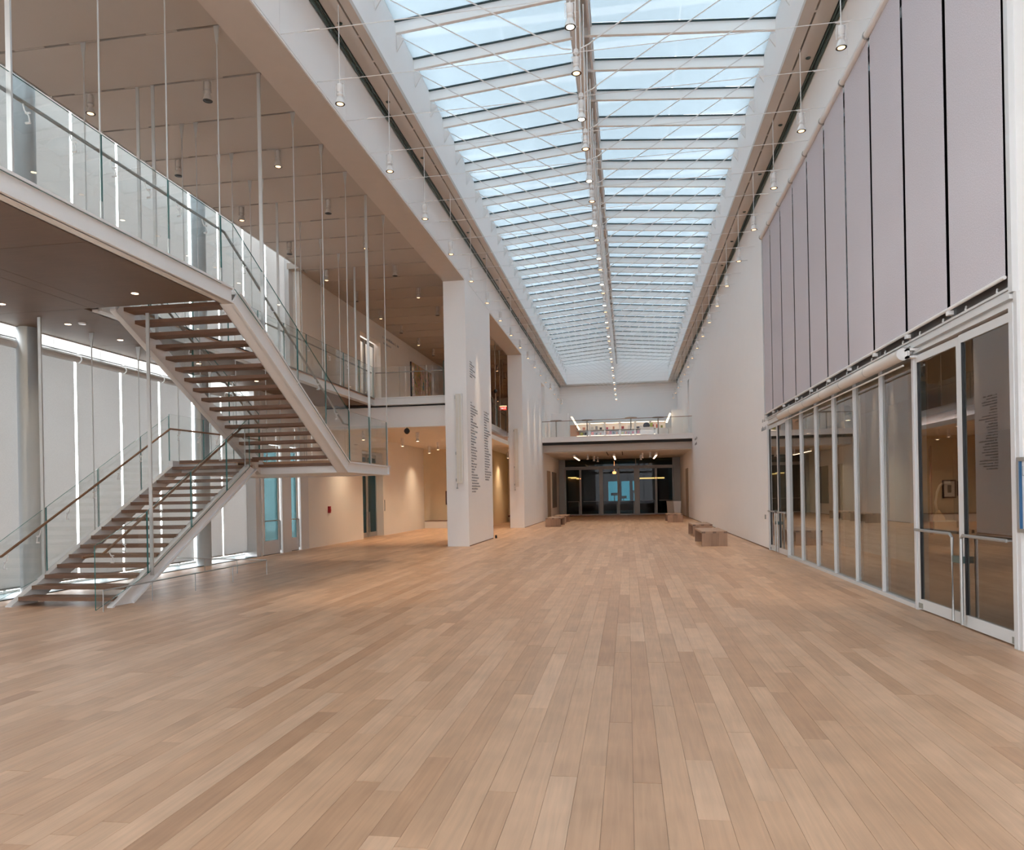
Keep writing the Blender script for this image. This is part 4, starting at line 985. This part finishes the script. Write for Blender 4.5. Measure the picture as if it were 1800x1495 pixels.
for i, (x, y, h) in enumerate(((-1.2, 68, 1.5), (-.4, 71, 1.2), (.5, 69, 1.7))):
    tag(obj('dark_display_stand', M().box(x - .04, x + .04, y, y + .08, 0, h).box(x - .3, x + .3, y - .15, y + .2, h, h + .25), BLACK), 'dark display stand silhouetted in the vestibule, %s from the staircase side' % ORD[i], 'stand', 'dark stands in the vestibule')
for i, x in enumerate((2.0, 2.7)):
    tag(obj('dark_tub_chair', M().lathe([(.3, 0), (.42, .3), (.42, .75), (.34, .78)], (x, 64 + i, 0), 12), BLACK), 'dark rounded chair in the vestibule, %s' % ('nearer', 'farther')[i], 'chair', 'dark chairs in the vestibule')
# side walls of the passage: doors, panel
struct('door_8', M().box(XL, XL + .03, 49.2, 51.2, 0, 3.3), pbr('door_tan', (.42, .33, .25, 1), .6))
tag(obj('wall_board', M().box(XL, XL + .05, 52.5, 55.4, .75, 3.3), pbr('board_grey', (.20, .18, .16, 1), .5)), 'flat grey-brown board on the passage wall under the balcony', 'board')
struct('door_9', M().box(XR - .03, XR, 50.4, 52.4, 0, 3.3), pbr('door_tan2', (.40, .32, .25, 1), .6))
# linear lamps under the balcony
for i, x in enumerate((-3.45, -.85, 1.9)):
    t = thing('linear_lamp', (x, 51, 4.1), 'white linear lamp with warm light under the balcony, %s' % ('nearest the second pillar', 'in the middle', 'nearest the blind-side wall')[i], 'lamp', 'linear lamps under the balcony')
    dx = (.0, .0, .0)[i]
    obj('body', M().box(x - .07, x + .07, 49.3, 54.3, 4.16, 4.30), STEEL, t)
    obj('diffuser', M().box(x - .05, x + .05, 49.32, 54.28, 4.14, 4.16), emis('linear_glow', (1, .62, .36, 1), 5) if 'linear_glow' not in bpy.data.materials else bpy.data.materials['linear_glow'], t)
    obj('stem', M().box(x - .01, x + .01, 50, 50.02, 4.3, 4.378).box(x - .01, x + .01, 53, 53.02, 4.3, 4.378), STEEL, t)
m = M()
for x in (-1.3, -.3): m.box(x - .03, x + .03, 48.2, 52.5, 4.372, 4.382)
struct('trim', m, DARK)
for i, (x, y) in enumerate(((-2.6, 50), (-2.3, 52.5), (-2.1, 54), (1.0, 50), (.95, 52.5), (1.5, 49.2))):
    place('fb', (x, y, 4.38), 'small white spotlight on the ceiling under the balcony, %s from the second pillar side' % ORD[i], 'spotlights under the balcony', long=True, lens=BLACK, energy=0, size=90)

# ------------------------------------------------------------------ benches and bin
def bench(x0, x1, y0, y1, lab):
    t = thing('bench', ((x0 + x1) / 2, (y0 + y1) / 2, 0), lab, 'bench', 'oak box benches along the court')
    h, q = .46, .055; n = 3; wdt = (x1 - x0) / n
    for i in range(n): obj('seat_board', M().box(x0 + i * wdt + .001, x0 + (i + 1) * wdt - .001, y0, y1, h - q, h), BENCHW, t)
    for ye in (y0, y1 - q):
        for i in range(n): obj('end_board', M().box(x0 + i * wdt + .001, x0 + (i + 1) * wdt - .001, ye, ye + q, 0, h - q), BENCHW, t)
    for i in range(3):
        a = x0 + (x1 - x0) * (i * .43); obj('dovetail', M().box(a, a + (x1 - x0) * .14, y0 - .002, y0 + .01, h - q, h - .004), pbr('end_grain', L(120, 98, 84), .6) if 'end_grain' not in bpy.data.materials else bpy.data.materials['end_grain'], t)
bench(2.25, 3.02, 23.65, 26.1, 'light oak box bench closest to the camera beside the blind-side wall')
bench(2.42, 3.15, 28.9, 31.0, 'light oak box bench right behind the closest one, beside the blind-side wall')
bench(2.2, 3.05, 42.7, 45.2, 'oak box bench farthest down the blind-side wall, before the balcony')
bench(-4.3, -3.5, 38.8, 41.4, 'oak box bench beside the second pillar on the staircase side')
bench(-4.3, -3.55, 42.9, 45.6, 'oak box bench behind the one beside the second pillar')
for i, (x, y, mt) in enumerate(((3.42, 53.2, WHITE), (3.0, 54.0, pbr('bin_beige', (.5, .45, .38, 1), .5)))):
    t = thing('tapered_bin', (x, y, 0), ('white', 'beige')[i] + ' tapered square bin at the mouth of the passage under the balcony', 'bin')
    a, b = .26, .19
    obj('body', M().poly([(x - b, y - b, 0), (x + b, y - b, 0), (x + b, y + b, 0), (x - b, y + b, 0), (x - a, y - a, 1.05), (x + a, y - a, 1.05), (x + a, y + a, 1.05), (x - a, y + a, 1.05)], [(0, 3, 2, 1), (4, 5, 6, 7), (0, 1, 5, 4), (1, 2, 6, 5), (2, 3, 7, 6), (3, 0, 4, 7)]), mt, t)
    obj('rim', M().box(x - a - .01, x + a + .01, y - a - .01, y + a + .01, 1.05, 1.08), mt, t)
tag(obj('floor_socket', M().lathe([(.045, 0), (.045, .1), (.03, .12)], (-5.22, 29.1, 0), 10), BLACK), 'small black object on the floor at the far corner of the first pillar', 'doorstop')
